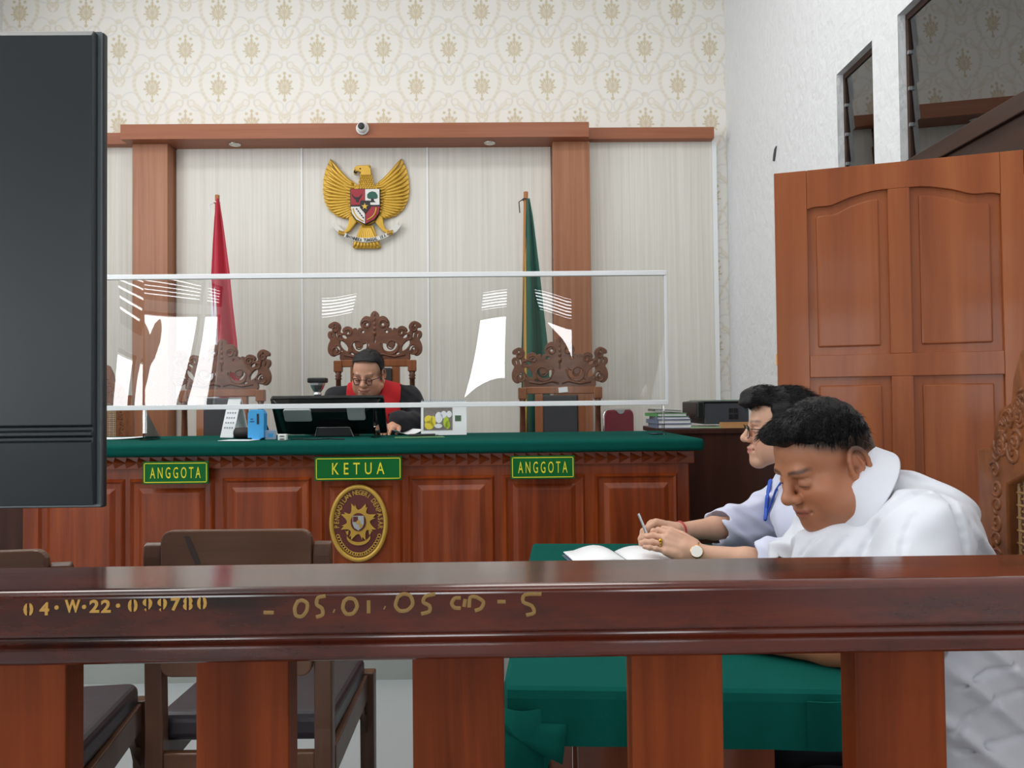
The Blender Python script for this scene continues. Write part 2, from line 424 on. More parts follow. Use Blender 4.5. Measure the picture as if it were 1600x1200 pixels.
# jalousie windows of the right wall
def jalousie(n, y0, y1, z0, z1, npane, sill):
    x = XR+0.035
    mb = MB(); t = 0.020; dp = 0.035
    mb.box(x, x+dp, y0, y1, z1-t-0.01, z1); mb.box(x, x+dp, y0, y0+t, z0, z1-t); mb.box(x, x+dp, y1-t, y1, z0, z1-t); mb.box(x, x+dp, y0+t, y1-t, z0, z0+t)
    o = struct(mb.build('window_%d' % n, M_darkframe, bevel=0.003))
    ph = (z1-z0-2*t)/npane
    for k in range(npane):
        zc = z0+t+ph*(k+0.5)
        M = Matrix.Translation((x+0.014, 0, zc)) @ Matrix.Rotation(math.radians(-2.5), 4, 'Y')
        MB().box(-0.0025, 0.0025, y0+t+0.003, y1-t-0.003, -ph*0.53, ph*0.53, M).build('pane', M_pane, o)
        for yy in (y0+t, y1-t-0.012):
            MB().box(x-0.004, x+0.012, yy, yy+0.012, zc-ph/2-0.006, zc-ph/2+0.010).build('clip', M_clip, o)
    if sill: MB().box(XR-0.03, XR+0.13, y0-0.03, y1+0.03, z0-0.07, z0).build('sill', M_darkframe, o, bevel=0.004)
    return o
M_clip = mat('aluminium_clip', C(170, 172, 175), 0.35, metal=0.8)
jalousie(1, *SMALLW, 5, False)
jalousie(2, *TRANS, 4, True)
fr_ = MB(); fr_.box(XR-0.012, XR+0.13, 2.58, 3.45, 2.03, 2.18); fr_.box(XR-0.012, XR+0.13, 3.40, 3.45, 0, 2.03); fr_.box(XR-0.012, XR+0.13, 2.58, 2.615, 0, 2.03)
struct(fr_.build('trim_5', M_darkframe, bevel=0.004))
# chipped hook mark in the plaster
mk = W(1220, 241, 5.02); 
mb = MB(); mb.prism([(-0.03, 0.045), (0.0, 0.034), (0.022, 0), (0.032, -0.036), (0.010, -0.042), (-0.010, -0.004)], -0.006, 0.004, 'X', Matrix.Translation((XR-0.002, 5.02, mk.z)))
tag(mb.build('hook', mat('dark_metal', C(60, 62, 64), 0.5), at=(XR, 5.02, mk.z)), 'small dark bent hook stuck in the rough white right wall', 'hook')

# ------------------------------------------------------------------ platform, back-wall cladding
PZ = 0.18
MB_ = MB(); MB_.box(XL, XR, 3.37, YB, 0.0, PZ)
struct(MB_.build('floor_platform', M_riser))
clad = struct(MB().box(-3.9, 1.70, 6.055, YB, PZ, 3.22).build('wall_cladding', M_panel))
PY = 6.03
bays = [(-3.88, -2.83), (-2.53, -1.558), (-1.548, -0.570), (-0.560, 0.41), (0.715, 1.69)]
for a, b_ in bays: MB().box(a, b_, PY, 6.056, PZ, 3.26).build('panel', M_panel, clad, bevel=0.002)
for x in (-1.553, -0.565): MB().box(x-0.007, x+0.007, PY-0.006, PY+0.02, PZ, 3.215).build('joint_strip', M_white_alu, clad)
MB().box(1.69, 1.725, PY-0.01, YB, PZ, 3.26).build('edge_strip', M_white_alu, clad)
def pillar(x0, x1):
    o = struct(MB().box(x0, x1, 5.90, 6.10, PZ, 3.215).build('pillar', M_lamin, bevel=0.003)); return o
pillar(-2.817, -2.547); pillar(0.418, 0.703)
beam = struct(MB().box(-2.86, 0.69, 5.80, YB, 3.215, 3.33).build('trim_1', M_laminX, bevel=0.003))
struct(MB().box(0.69, 1.69, 5.95, YB, 3.25, 3.34).build('trim_2', M_laminX, bevel=0.003))
struct(MB().box(-3.9, -2.86, 5.95, YB, 3.23, 3.32).build('trim_3', M_laminX, bevel=0.003))
M_chrome = mat('chrome', C(215, 215, 212), 0.18, metal=1.0)
M_black = mat('black_plastic', C(22, 23, 25), 0.35)
M_whitep = mat('white_plastic', C(228, 228, 226), 0.35)
M_lens = mat('downlight_glass', C(225, 222, 210), 0.25)
for px, side in ((367, 'left'), (765, 'right')):
    p = W(px, 219, 5.92); p.z = 3.215
    t = thing('downlight', 'round chrome downlight in the soffit above the %s flag' % ('red' if side == 'left' else 'green'), 'light', p, group='soffit downlights')
    MB().lathe([(0.028, 0), (0.045, 0), (0.047, -0.004), (0.040, -0.009), (0.030, -0.006), (0.028, -0.003)], 20).build('rim', M_chrome, t, local=True, smooth=True)
    MB().lathe([(0.001, -0.006), (0.029, -0.004), (0.029, 0.0), (0.001, 0)], 16).build('diffuser', M_lens, t, local=True)
p = W(566, 200, 5.78)
t = thing('security_camera', 'white dome security camera on the front of the brown beam', 'camera', (p.x, 5.80, p.z))
My = Matrix.Rotation(math.pi/2, 4, 'X')
MB().lathe([(0.048, 0), (0.050, 0.012), (0.044, 0.020), (0.02, 0.024)], 20, My).build('base', M_whitep, t, local=True, smooth=True)
MB().ball((0, -0.030, 0), 0.040, 16).build('housing', M_whitep, t, local=True, smooth=True)
MB().lathe([(0.022, 0.060), (0.026, 0.064), (0.021, 0.070), (0.012, 0.071), (0.001, 0.0715)], 16, My).build('lens', M_black, t, local=True, smooth=True)
# ------------------------------------------------------------------ judges' bench
M_bench = wood('red_brown_varnish', C(100, 40, 15), C(156, 74, 30), C(128, 54, 21), axis='Z', scale=9, rough=0.32, spec=0.33, coat=0.35, bump=0.1)
M_benchX = wood('red_brown_varnish_rail', C(96, 38, 16), C(144, 66, 30), axis='X', scale=9, rough=0.32, spec=0.33, coat=0.3, bump=0.1)
M_felt = mat('green_felt', C(12, 78, 70), 0.95, spec=0.06, var=0.10, vscale=30, sheen=0.0, bump=0.2, bscale=300)
M_sign = mat('green_sign', C(0, 98, 40), 0.5, spec=0.2)
M_yellow = mat('yellow_print', C(222, 214, 40), 0.5)
M_gold = mat('gold_paint', C(196, 156, 66), 0.38, metal=0.25, var=0.12, vscale=30)
M_maroon = mat('maroon_field', C(92, 36, 30), 0.5)
M_paperw = mat('white_paper', C(238, 240, 242), 0.7)
BY = 3.45
bench = thing('judges_bench', 'long red-brown wooden bench with raised panels and a toothed frieze', 'bench', (-0.64, 3.8, PZ))
MB().box(-2.13, 0.842, BY, 4.25, PZ, 0.974).build('body', M_bench, bench, bevel=0.006)
MB().box(-2.15, 0.862, BY-0.018, BY+0.02, 0.918, 0.975).build('frieze_board', M_benchX, bench, bevel=0.003)
MB().box(-2.14, 0.85, BY-0.012, BY+0.02, PZ, 0.28).build('plinth', M_benchX, bench, bevel=0.004)
den = MB(); h2 = 0.025
den._add([(0, 0, -h2), (0, 0, h2), (0.050, 0, 0.0), (0.004, -0.024, 0)], [(0, 1, 3), (1, 2, 3), (2, 0, 3)])
den_me = den.mesh('tooth', M_benchX)
for k in range(57):
    o = bpy.data.objects.new('tooth', den_me); link(o, bench)
    o.location = Vector((-2.13+0.052*k, BY-0.018, 0.947)) - bench.location
def px_x(px, Y): return (px-783)/1200*Y
zt, zb = 0.874, 0.30
for a, b_ in ((66, 200), (207, 338), (350, 487), (500, 628), (637, 771), (785, 912), (927, 1057)):
    x0, x1 = px_x(a, BY), px_x(b_, BY)
    mb = MB()
    for i, (m0, d) in enumerate(((0.0, 0.0), (0.010, 0.014), (0.020, 0.004), (0.042, 0.002), (0.062, 0.014), (0.066, 0.015))):
        for q in ((x0+m0, zb+m0), (x1-m0, zb+m0), (x1-m0, zt-m0), (x0+m0, zt-m0)): mb.bm.verts.new((q[0], BY-d, q[1]))
    mb.bm.verts.ensure_lookup_table(); V = mb.bm.verts
    for i in range(5):
        for k in range(4): mb.bm.faces.new((V[i*4+k], V[i*4+(k+1) % 4], V[i*4+4+(k+1) % 4], V[i*4+4+k]))
    mb.bm.faces.new([V[20+k] for k in range(4)])
    mb.build('panel', M_bench, bench)
top = MB().box(-2.18, 0.898, 3.385, 4.32, 0.976, 1.03).build('bench_countertop', M_felt, at=(-0.64, 3.85, 0.976), bevel=0.018, seg=4)
tag(top, 'green felt covered countertop lying along the judges bench', 'countertop')
BZ = 1.031

# ------------------------------------------------------------------ name signs and court plaque
def fit(me, w, h):
    xs_ = [v.co.x for v in me.vertices]; zs_ = [v.co.z for v in me.vertices]
    me.transform(Matrix.Diagonal((w/(max(xs_)-min(xs_)), 1, h/(max(zs_)-min(zs_)), 1))); return me
def sign(label, word, px0, px1, py0, py1, fw, sp):
    Y = BY-0.049
    a, b_ = W(px0, (py0+py1)/2, Y), W(px1, (py0+py1)/2, Y); zt = W((px0+px1)/2, py0, Y).z; zb = W((px0+px1)/2, py1, Y).z
    cx, cz = (a.x+b_.x)/2, (zt+zb)/2; w, h = (b_.x-a.x)/2, (zt-zb)/2
    t = thing('name_sign', label, 'sign', (cx, Y, cz))
    MB().box(-w, w, -0.004, 0.006, -h, h).build('board', M_sign, t, local=True, bevel=0.001)
    mb = MB(); e, g = 0.006, 0.0035
    for q in ((-w+e, w-e, h-e-g, h-e), (-w+e, w-e, -h+e, -h+e+g), (-w+e, -w+e+g, -h+e, h-e), (w-e-g, w-e, -h+e, h-e)): mb.box(q[0], q[1], -0.0052, -0.003, q[2], q[3])
    mb.build('border', M_yellow, t, local=True)
    me = setmat(fit(text_mesh(word, 0.08, 1, 0.0006, sp, 0.0003), 2*w*fw, 2*h*0.50), M_yellow); me.transform(Matrix.Translation((0, -0.005, 0)))
    place('lettering', me, t, local=True)
sign('green sign reading ANGGOTA on the bench, beside the black screen', 'ANGGOTA', 223.5, 326, 721, 756, 0.77, 1.55)
sign('green sign reading KETUA above the oval court plaque', 'KETUA', 492, 628, 713.5, 750.5, 0.60, 1.75)
sign('green sign reading ANGGOTA on the bench, nearest the men in white', 'ANGGOTA', 798, 898, 712, 748, 0.77, 1.55)

pc = W(561, 817, BY-0.02); RX, RZ_ = 0.129, 0.170
t = thing('court_plaque', 'oval maroon and gold court plaque with a flaming sun and shield', 'plaque', (pc.x, BY-0.016, pc.z))
def ell(rx, rz, n=48, cx=0, cz=0): return [(cx+rx*math.cos(2*math.pi*k/n), cz+rz*math.sin(2*math.pi*k/n)) for k in range(n)]
MB().prism(ell(RX-0.004, RZ_-0.004), -0.012, 0.0, 'Y').build('field', M_maroon, t, local=True)
mb = MB(); pts = [Vector(((RX-0.009)*math.cos(a), -0.013, (RZ_-0.009)*math.sin(a))) for a in np.linspace(0, 2*math.pi, 65)]
mb.tube(pts, 0.0105, 8, caps=False); mb.build('rim', M_gold, t, local=True, smooth=True)
def ring_text(s, rx, rz, a0, a1, size, name, flip=False):
    mb = MB(); n = len(s)
    for i, ch in enumerate(s):
        if ch == ' ': continue
        a = math.radians(a0+(a1-a0)*i/(n-1)); me = text_mesh(ch, size, 0.8, 0.001, 1, 0.0006)
        nrm = Vector((math.cos(a)/rx, 0, math.sin(a)/rz)).normalized(); ang = math.atan2(nrm.z, nrm.x)-math.pi/2
        me.transform(Matrix.Translation((rx*math.cos(a), -0.0135, rz*math.sin(a))) @ Matrix.Rotation(-ang, 4, 'Y'))
        mb.bm.from_mesh(me); bpy.data.meshes.remove(me)
    return mb.build(name, M_gold, t, local=True)
ring_text('PENGADILAN NEGERI DENPASAR', 0.097, 0.136, 186, -8, 0.030, 'lettering')
mb = MB()                                             # flaming sun wheel
out = []
for k in range(8):
    for da, r in ((0, 0.050), (12, 0.056), (20, 0.072), (23, 0.084), (30, 0.066), (33, 0.077), (38, 0.055)):
        a = math.radians(90-k*45-da); out.append((r*math.cos(a), 0.006+r*1.05*math.sin(a)))
mb.prism(out, -0.019, -0.011, 'Y'); mb.build('sun_wheel', M_gold, t, local=True, bevel=0.0015)
MB().prism(ell(0.034, 0.040, 28, 0, 0.006), -0.0215, -0.012, 'Y').build('hub', M_maroon, t, local=True)
M_silver = mat('silver_paint', C(176, 180, 178), 0.4, metal=0.3)
sh = [(-0.025, 0.034), (0.025, 0.034), (0.025, 0.0), (0.018, -0.018), (0, -0.030), (-0.018, -0.018), (-0.025, 0.0)]
s_ = MB().prism(sh, -0.025, -0.015, 'Y').build('shield', M_silver, t, local=True)
MB().box(-0.022, -0.001, -0.0262, -0.024, 0.008, 0.031).build('quarter', M_maroon, s_, local=True)
MB().prism(ell(0.008, 0.009, 12, 0, 0.006), -0.027, -0.024, 'Y').build('star', M_gold, s_, local=True)
MB().prism(ell(0.007, 0.009, 12, 0.011, -0.010), -0.0262, -0.024, 'Y').build('chain_mark', M_gold, s_, local=True)
mb = MB()
arc = [(0.055*math.cos(a), -0.045+0.045*math.sin(a)) for a in np.linspace(math.radians(200), math.radians(340), 14)]
mb.prism([(x, z-0.007) for x, z in arc]+[(x, z+0.007) for x, z in reversed(arc)], -0.018, -0.011, 'Y')
for s in (-1, 1): mb.prism([(s*0.050, -0.052), (s*0.060, -0.030), (s*0.054, -0.036), (s*0.044, -0.030), (s*0.046, -0.048)][::s], -0.016, -0.011, 'Y')
mb.build('ribbon', M_gold, t, local=True)
mb = MB()
for i, a in enumerate(np.linspace(math.radians(204), math.radians(336), 23)):
    c = Vector((0.100*math.cos(a), -0.0135, 0.138*math.sin(a))); q = [c+Vector(((0.0072+0.001*(i%2))*math.cos(b), 0, 0.0072*math.sin(b)))for b in np.linspace(0, 2*math.pi, 9)]
    mb.tube(q, 0.0021, 5, caps=False)
mb.build('rope_border', M_gold, t, local=True, smooth=True)

# ------------------------------------------------------------------ acrylic screen on the bench
def acrylic_mat():
    m = glass_mat('clear_acrylic', (0.965, 0.975, 0.97, 1), 0.075); return m
M_acr = acrylic_mat()
AY = 3.80; AZ0, AZ1 = 1.190, 1.832; AXL, AXR = -2.10, 0.815
scr = thing('acrylic_screen', 'clear acrylic screen in a white aluminium frame standing along the bench', 'screen', (-0.64, AY, BZ))
MB().box(AXL, AXR+0.012, AY-0.012, AY+0.012, AZ1-0.010, AZ1+0.014).build('top_bar', M_white_alu, scr, bevel=0.002)
MB().box(AXL, AXR+0.012, AY-0.012, AY+0.012, AZ0-0.012, AZ0+0.012).build('lower_bar', M_white_alu, scr, bevel=0.002)
MB().box(AXR, AXR+0.014, AY-0.010, AY+0.010, AZ0+0.013, AZ1-0.011).build('end_bar', M_white_alu, scr, bevel=0.002)
MB().box(AXL-0.014, AXL, AY-0.010, AY+0.010, AZ0+0.013, AZ1-0.011).build('end_bar', M_white_alu, scr, bevel=0.002)
def wave(x, z, ph): return 0.0060*math.sin(4.6*x+ph+1.1*z) + 0.0026*math.sin(9.0*x-3.0*z+2*ph) + 0.0040*math.sin(3.6*(z-1.19)/0.64+ph+0.5*x)
for i, (a, b_) in enumerate(((AXL+0.002, -1.760), (-1.756, 0.352), (0.356, AXR-0.001))):
    nu = max(8, int((b_-a)/0.025)); nv = 24
    mb = MB(); mb.grid(lambda u, v: (a+(b_-a)*u/nu, AY+wave(a+(b_-a)*u/nu, AZ0+0.012+(AZ1-AZ0-0.022)*v/nv, 1.9*i), AZ0+0.012+(AZ1-AZ0-0.022)*v/nv), nu, nv)
    mb.build('acrylic_sheet', M_acr, scr, smooth=True)
M_acr2 = glass_mat('acrylic_edge', (0.90, 0.92, 0.91, 1), 0.08)
for x in (-1.75, -1.185, -0.625, 0.80):
    mb = MB(); w_ = 0.006
    mb.box(x-w_, x+w_, AY-0.012, AY+0.004, BZ, AZ0-0.012)
    if x < 0.5: mb.prism([(AY+0.004, BZ), (AY+0.17, BZ), (AY+0.004, AZ0-0.012)], x-0.003, x+0.003, 'X')
    mb.box(x-0.055 if x > 0.5 else x-0.02, x+0.012, AY-0.012, AY+0.12, BZ-0.001, BZ+0.004)
    mb.build('foot', M_acr2, scr)

# ------------------------------------------------------------------ things on the bench
M_gloss_black = mat('gloss_black_casing', C(14, 16, 18), 0.22, spec=0.6)
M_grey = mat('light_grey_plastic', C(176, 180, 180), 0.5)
M_sky = mat('sky_blue_carton', C(62, 160, 222), 0.5)
M_silverp = mat('bright_silver', C(214, 216, 218), 0.22, metal=0.9)
def at_bench(px, Y): return Vector((px_x(px, Y), Y, BZ))
# monitor seen from behind
p = at_bench(522, 4.0)
t = thing('computer_monitor', 'black computer monitor seen from behind in front of the robed judge', 'monitor', p)
Mt = Matrix.Translation((-0.02, 0.10, 0.02)) @ Matrix.Rotation(math.radians(36), 4, 'X')
MB().prism(rounded(-0.295, 0.285, 0, 0.235, 0.012), -0.018, 0.006, 'Y', Mt).build('screen_panel', M_gloss_black, t, local=True, bevel=0.003)
mb = MB(); vs = []
for d, m0, mt in ((-0.018, 0.0, 0.0), (-0.045, 0.035, 0.030), (-0.060, 0.080, 0.05)):
    for x, z in ((-0.27+m0, 0.015+m0*0.2), (0.26-m0, 0.015+m0*0.2), (0.275-m0, 0.225-mt), (-0.285+m0, 0.225-mt)): vs.append((x, d, z))
fs = [(i*4+k, i*4+(k+1) % 4, i*4+4+(k+1) % 4, i*4+4+k) for i in (0, 1) for k in range(4)]+[(8, 9, 10, 11)]
mb._add(vs, fs, Mt); mb.build('rear_casing', M_gloss_black, t, local=True, bevel=0.006, seg=3)
for x0, x1, z0, z1 in ((-0.225, -0.085, 0.12, 0.195), (0.10, 0.19, 0.125, 0.215)):  # pale plates added to imitate patches reflected in the acrylic
    mb = MB(); mb.prism(rounded(x0, x1, z0, z1, 0.012), -0.066, -0.050, 'Y', Mt); mb.build('pale_plate', M_grey, t, local=True, bevel=0.003)
MB().prism([(-0.085, 0.0), (0.105, 0.0), (0.085, 0.045), (-0.075, 0.045)], -0.055, -0.01, 'Y', Matrix.Translation((0, 0.02, 0))).build('stand_neck', M_black, t, local=True, bevel=0.004)
mb = MB(); mb.tube([(-0.088, -0.037, 0.002), (-0.078, -0.037, 0.048), (0.088, -0.037, 0.048), (0.108, -0.037, 0.002)], 0.002, 6); mb.build('stand_rim', M_silverp, t, local=True)
MB().prism(rounded(-0.10, 0.11, -0.03, 0.14, 0.03), 0.0, 0.012, 'Z').build('stand_base', M_black, t, local=True)
# silver camera head on a stalk
p = at_bench(497, 4.17)
t = thing('webcam', 'silver webcam with a black visor on a stalk behind the monitor', 'camera', p)
z0 = W(506, 592, 4.17).z-BZ
MB().box(-0.050, 0.052, -0.03, 0.03, z0-0.022, z0+0.006).build('visor', M_black, t, local=True, bevel=0.008, seg=3)
mb = MB(); mb.lathe([(0.004, -0.085), (0.012, -0.08), (0.022, -0.062), (0.018, -0.05), (0.030, -0.034), (0.040, -0.012), (0.042, 0)], 10, Matrix.Translation((0, 0, z0-0.022))); mb.build('body', M_silverp, t, local=True)
mb = MB(); mb.tube([(0.004, 0, z0-0.10), (0.0, 0.01, 0.05), (0, 0.02, 0.0)], 0.006, 8); mb.build('stalk', M_black, t, local=True, smooth=True)
MB().lathe([(0.05, 0), (0.05, 0.006), (0.02, 0.012), (0.004, 0.013)], 16, Matrix.Translation((0, 0.02, 0))).build('base', M_black, t, local=True)
# sky-blue carton pump
p = at_bench(403.5, 3.72)
t = thing('tissue_box', 'tall sky-blue carton standing at the foot of the acrylic screen', 'box', p)
z1 = W(404, 640, 3.72).z-BZ
mb = MB(); mb.prism([(-0.038, 0.010), (-0.020, 0.010), (-0.014, 0.0), (0.014, 0.0), (0.034, 0.010), (0.040, 0.010), (0.040, z1-0.02), (0.030, z1), (-0.028, z1), (-0.038, z1-0.02)], -0.026, 0.026, 'Y'); mb.build('carton', M_sky, t, local=True, bevel=0.002)
MB().box(0.006, 0.016, -0.0275, -0.024, 0.075, 0.125).build('slot', M_black, t, local=True)
mb = MB(); mb.box(-0.024, -0.012, -0.0268, -0.025, 0.098, 0.102); mb.box(-0.026, -0.006, -0.0268, -0.025, 0.086, 0.090); mb.build('print_lines', mat('navy_print', C(24, 44, 90), 0.5), t, local=True)
# tent calendar (blank month side)
def tent(label, px, Y, w, h, d, rz, pict):
    t = thing('desk_calendar', label, 'calendar', at_bench(px, Y), rz)
    mb = MB(); mb._add([(-w/2, -d/2, 0.002), (w/2, -d/2, 0.002), (w/2, 0, h), (-w/2, 0, h)], [(0, 1, 2, 3)]); mb.build('front_leaf', M_paperw, t, local=True, thick=0.003)
    mb = MB(); mb._add([(-w/2, d/2, 0.002), (w/2, d/2, 0.002), (w/2, 0, h), (-w/2, 0, h)], [(0, 1, 2, 3)]); mb.build('back_leaf', M_black if pict else M_paperw, t, local=True, thick=0.003)
    mb = MB()
    for k in range(int(w/0.010)):
        x = -w/2+0.006+k*0.010; mb.tube([(x, 0.006*math.cos(a), h+0.002+0.006*math.sin(a)) for a in np.linspace(0, 2*math.pi, 8)], 0.0012, 4, caps=False)
    mb.build('wire_binding', mat('pale_blue_wire', C(168, 190, 214), 0.4) if pict else M_silverp, t, local=True)
    Mf = Matrix.Translation((0, -d/2-0.0025, 0)) @ Matrix.Rotation(-math.atan2(d/2, h), 4, 'X')
    return t, Mf
t, Mf = tent('white tent calendar with printed dates beside the sky-blue carton', 369, 3.99, 0.105, 0.20, 0.10, math.radians(-35), False)
mb = MB()
for r in range(4):
    for c_ in range(4): mb.box(-0.034+c_*0.02, -0.024+c_*0.02, -0.001, 0.0015, 0.05+r*0.026, 0.058+r*0.026, Mf)
mb.box(-0.02, 0.02, -0.001, 0.0015, 0.158, 0.168, Mf)
mb.build('printed_dates', mat('grey_print', C(150, 156, 170), 0.6), t, local=True)['kind'] = 'stuff'
t, Mf = tent('tent calendar with a group photograph at the judge\'s right elbow', 693, 4.02, 0.235, 0.178, 0.09, math.radians(4), True)
MB().box(-0.105, 0.045, -0.001, 0.0012, 0.028, 0.148, Mf).build('photograph', mat('photo_ground', C(120, 112, 108), 0.5, var=0.4, vscale=60), t, local=True)
def blob(cols, nm, x, z, rx, rz):
    mb = MB(); mb.prism(ell(rx, rz, 12, x, z), -0.0022, 0.0, 'Y', Mf); mb.build(nm, cols, t, local=True)
Myl, Mlg, Mwh = mat('photo_yellow', C(226, 208, 60), 0.6), mat('photo_lime', C(176, 200, 50), 0.6), mat('photo_white', C(225, 228, 232), 0.6)
for q in ((-0.078, 0.085, 0.022, 0.022), (-0.075, 0.055, 0.024, 0.024), (-0.055, 0.075, 0.014, 0.03)): blob(Myl, 'yellow_shirt', *q)
for q in ((0.012, 0.070, 0.015, 0.030), (0.020, 0.055, 0.012, 0.022)): blob(Mlg, 'lime_shirt', *q)
for q in ((-0.025, 0.095, 0.020, 0.030), (0.0, 0.110, 0.016, 0.02), (0.028, 0.112, 0.014, 0.018), (-0.028, 0.05, 0.02, 0.012)): blob(Mwh, 'white_shirt', *q)
MB().box(0.058, 0.090, -0.0012, 0.001, 0.075, 0.105, Mf).build('small_picture', mat('picture_green', C(70, 96, 70), 0.6), t, local=True)
# speaker, boxes, adapter
p = at_bench(384, 3.86)
t = thing('desk_speaker', 'small dark barrel speaker lying in front of the blank calendar', 'speaker', p)
mb = MB(); mb.lathe([(0.020, -0.05), (0.027, -0.045), (0.028, 0.0), (0.027, 0.045), (0.020, 0.05)], 16, Matrix.Translation((0, 0, 0.028)) @ Matrix.Rotation(math.pi/2, 4, 'Y')); mb.build('barrel', mat('dark_grille', C(44, 36, 36), 0.6, bump=0.4, bscale=400), t, local=True, smooth=True)
for s in (-1, 1): MB().lathe([(0.018, 0), (0.014, 0.003), (0.003, 0.002)], 14, Matrix.Translation((s*0.05, 0, 0.028)) @ Matrix.Rotation(s*math.pi/2, 4, 'Y')).build('end_cap', M_black, t, local=True)
t = thing('small_carton', 'small grey-blue carton between the sky-blue carton and the monitor', 'box', at_bench(424, 3.74), 0.3)
MB().box(-0.026, 0.026, -0.02, 0.02, 0, 0.045).build('carton', mat('grey_blue_card', C(150, 172, 200), 0.5), t, local=True, bevel=0.002)
MB().box(-0.012, 0.012, -0.0212, -0.019, 0.012, 0.030).build('printed_mark', M_sky, t, local=True)
t = thing('usb_adapter', 'tiny white double-socket adapter on the green felt', 'adapter', at_bench(443, 3.62))
MB().box(-0.021, 0.021, -0.014, 0.014, 0, 0.030).build('body', M_whitep, t, local=True, bevel=0.004, seg=3)
for z in (0.007, 0.020): MB().box(-0.010, 0.010, -0.0152, -0.012, z-0.002, z+0.002).build('socket', M_black, t, local=True)
mb = MB(); pts = [Vector((px_x(455, 3.66)+0.02*k, 3.66+0.03*math.sin(k*0.9), BZ+0.003)) for k in range(14)]
mb.tube(pts, 0.003, 6); tag(mb.build('black_cable', M_black, at=pts[0]), 'thin black cable lying on the felt below the monitor', 'cable')
def sheet(label, px, Y, w, h, rz, m=M_paperw, name='paper_sheet', zz=0.0, curl=0.0, cat='paper'):
    mb = MB(); M = Rz(rz, (px_x(px, Y), Y, BZ+0.0015+zz))
    mb.grid(lambda i, j: (-w/2+w*i/6, -h/2+h*j/2, curl*abs(i/6-0.5)**2), 6, 2, M)
    return tag(mb.build(name, m, at=(px_x(px, Y), Y, BZ), thick=0.0015), label, cat)
sheet('white paper on the felt at the left end of the bench', 185, 4.02, 0.30, 0.21, 0.2, curl=0.03)
sheet('white sheet lying under the sky-blue carton', 375, 3.66, 0.16, 0.10, -0.2)
sheet('white paper under the judge\'s sleeve', 630, 4.19, 0.15, 0.20, 0.5, zz=0.0, curl=0.10)
M_fold = mat('green_folder', C(74, 128, 84), 0.5)
sheet('green folder lying flat in front of the photo calendar', 655, 3.78, 0.24, 0.16, 0.15, M_fold, 'folder', cat='folder')
t = thing('ballpoint_pen', 'black pen lying across the green folder', 'pen', at_bench(662, 3.82)+Vector((0, 0, 0.010)))
mb = MB(); mb.tube([(-0.075, -0.012, 0), (0.055, 0.012, 0)], 0.006, 8); mb.build('barrel', M_black, t, local=True)
mb = MB(); mb.tube([(0.055, 0.012, 0), (0.072, 0.015, 0)], [0.005, 0.001], 8); mb.build('tip', M_silverp, t, local=True)
# ------------------------------------------------------------------ carved judges' chairs
M_carve = wood('carved_dark_wood', C(84, 50, 36), C(126, 80, 58), axis='X', scale=14, rough=0.45, coat=0.15, stretch=0.3, bump=0.3)
M_chair = wood('chair_orange_wood', C(118, 66, 34), C(156, 94, 54), axis='Z', scale=10, rough=0.4, coat=0.2)
M_leather = mat('black_leatherette', C(44, 44, 48), 0.42, bump=0.15, bscale=220)
def crest_loops():
    L = [(557,78),(530,100),(522,124),(484,120),(452,145),(440,185),(448,218),(424,222),(410,246),(396,220),(370,228),(350,210),(315,208),(290,235),(298,256),(264,250),(268,204),(240,168),(205,170),(174,205),(202,214),(206,240),(175,250),(172,290),(188,310),(174,350),(168,390),(180,430),(214,448),(236,430),(262,424),(275,482)]
    H = [[(368,338),(388,334),(402,372),(430,376),(452,352),(510,345),(500,385),(452,416),(402,410),(374,382)],
         [(474,186),(490,168),(508,180),(500,200),(482,200)], [(263,320),(282,318),(336,408),(318,413)],
         [(221,372),(252,362),(284,398),(290,416),(262,412),(246,396),(234,412),(222,396)], [(194,258),(212,290),(206,303),(193,282)],
         [(229,250),(247,288),(241,306),(227,282)], [(275,273),(326,289),(322,306),(286,296)], [(444,240),(470,236),(472,256),(450,263)],
         [(214,192),(224,180),(231,206),(219,213)], [(318,248),(340,244),(344,266),(322,270)], [(345,424),(388,438),(376,446),(352,436)]]
    n = lambda p: ((p[0]-557)/1330.0, (482-p[1])/1330.0)
    left = [n(p) for p in L]; right = [(-x, z) for x, z in left[1:]][::-1]
    loops = [left + right]
    for h in H:
        q = [n(p) for p in h]; loops += [q, [(-x, z) for x, z in q]]
    loops.append([n(p) for p in [(540,275),(550,297),(552,346),(562,346),(564,297),(574,275),(557,286)]])
    return loops
crest_me = setmat(curve2d('crest', crest_loops(), 0.012, 0.004, 4), M_carve)
def spiral(cx, cz, r0, r1, a0, turns, n=26, s=1):
    return [(s*(cx+(r0+(r1-r0)*k/n)*math.cos(a0+turns*2*math.pi*k/n)), 0, cz+(r0+(r1-r0)*k/n)*math.sin(a0+turns*2*math.pi*k/n)) for k in range(n+1)]
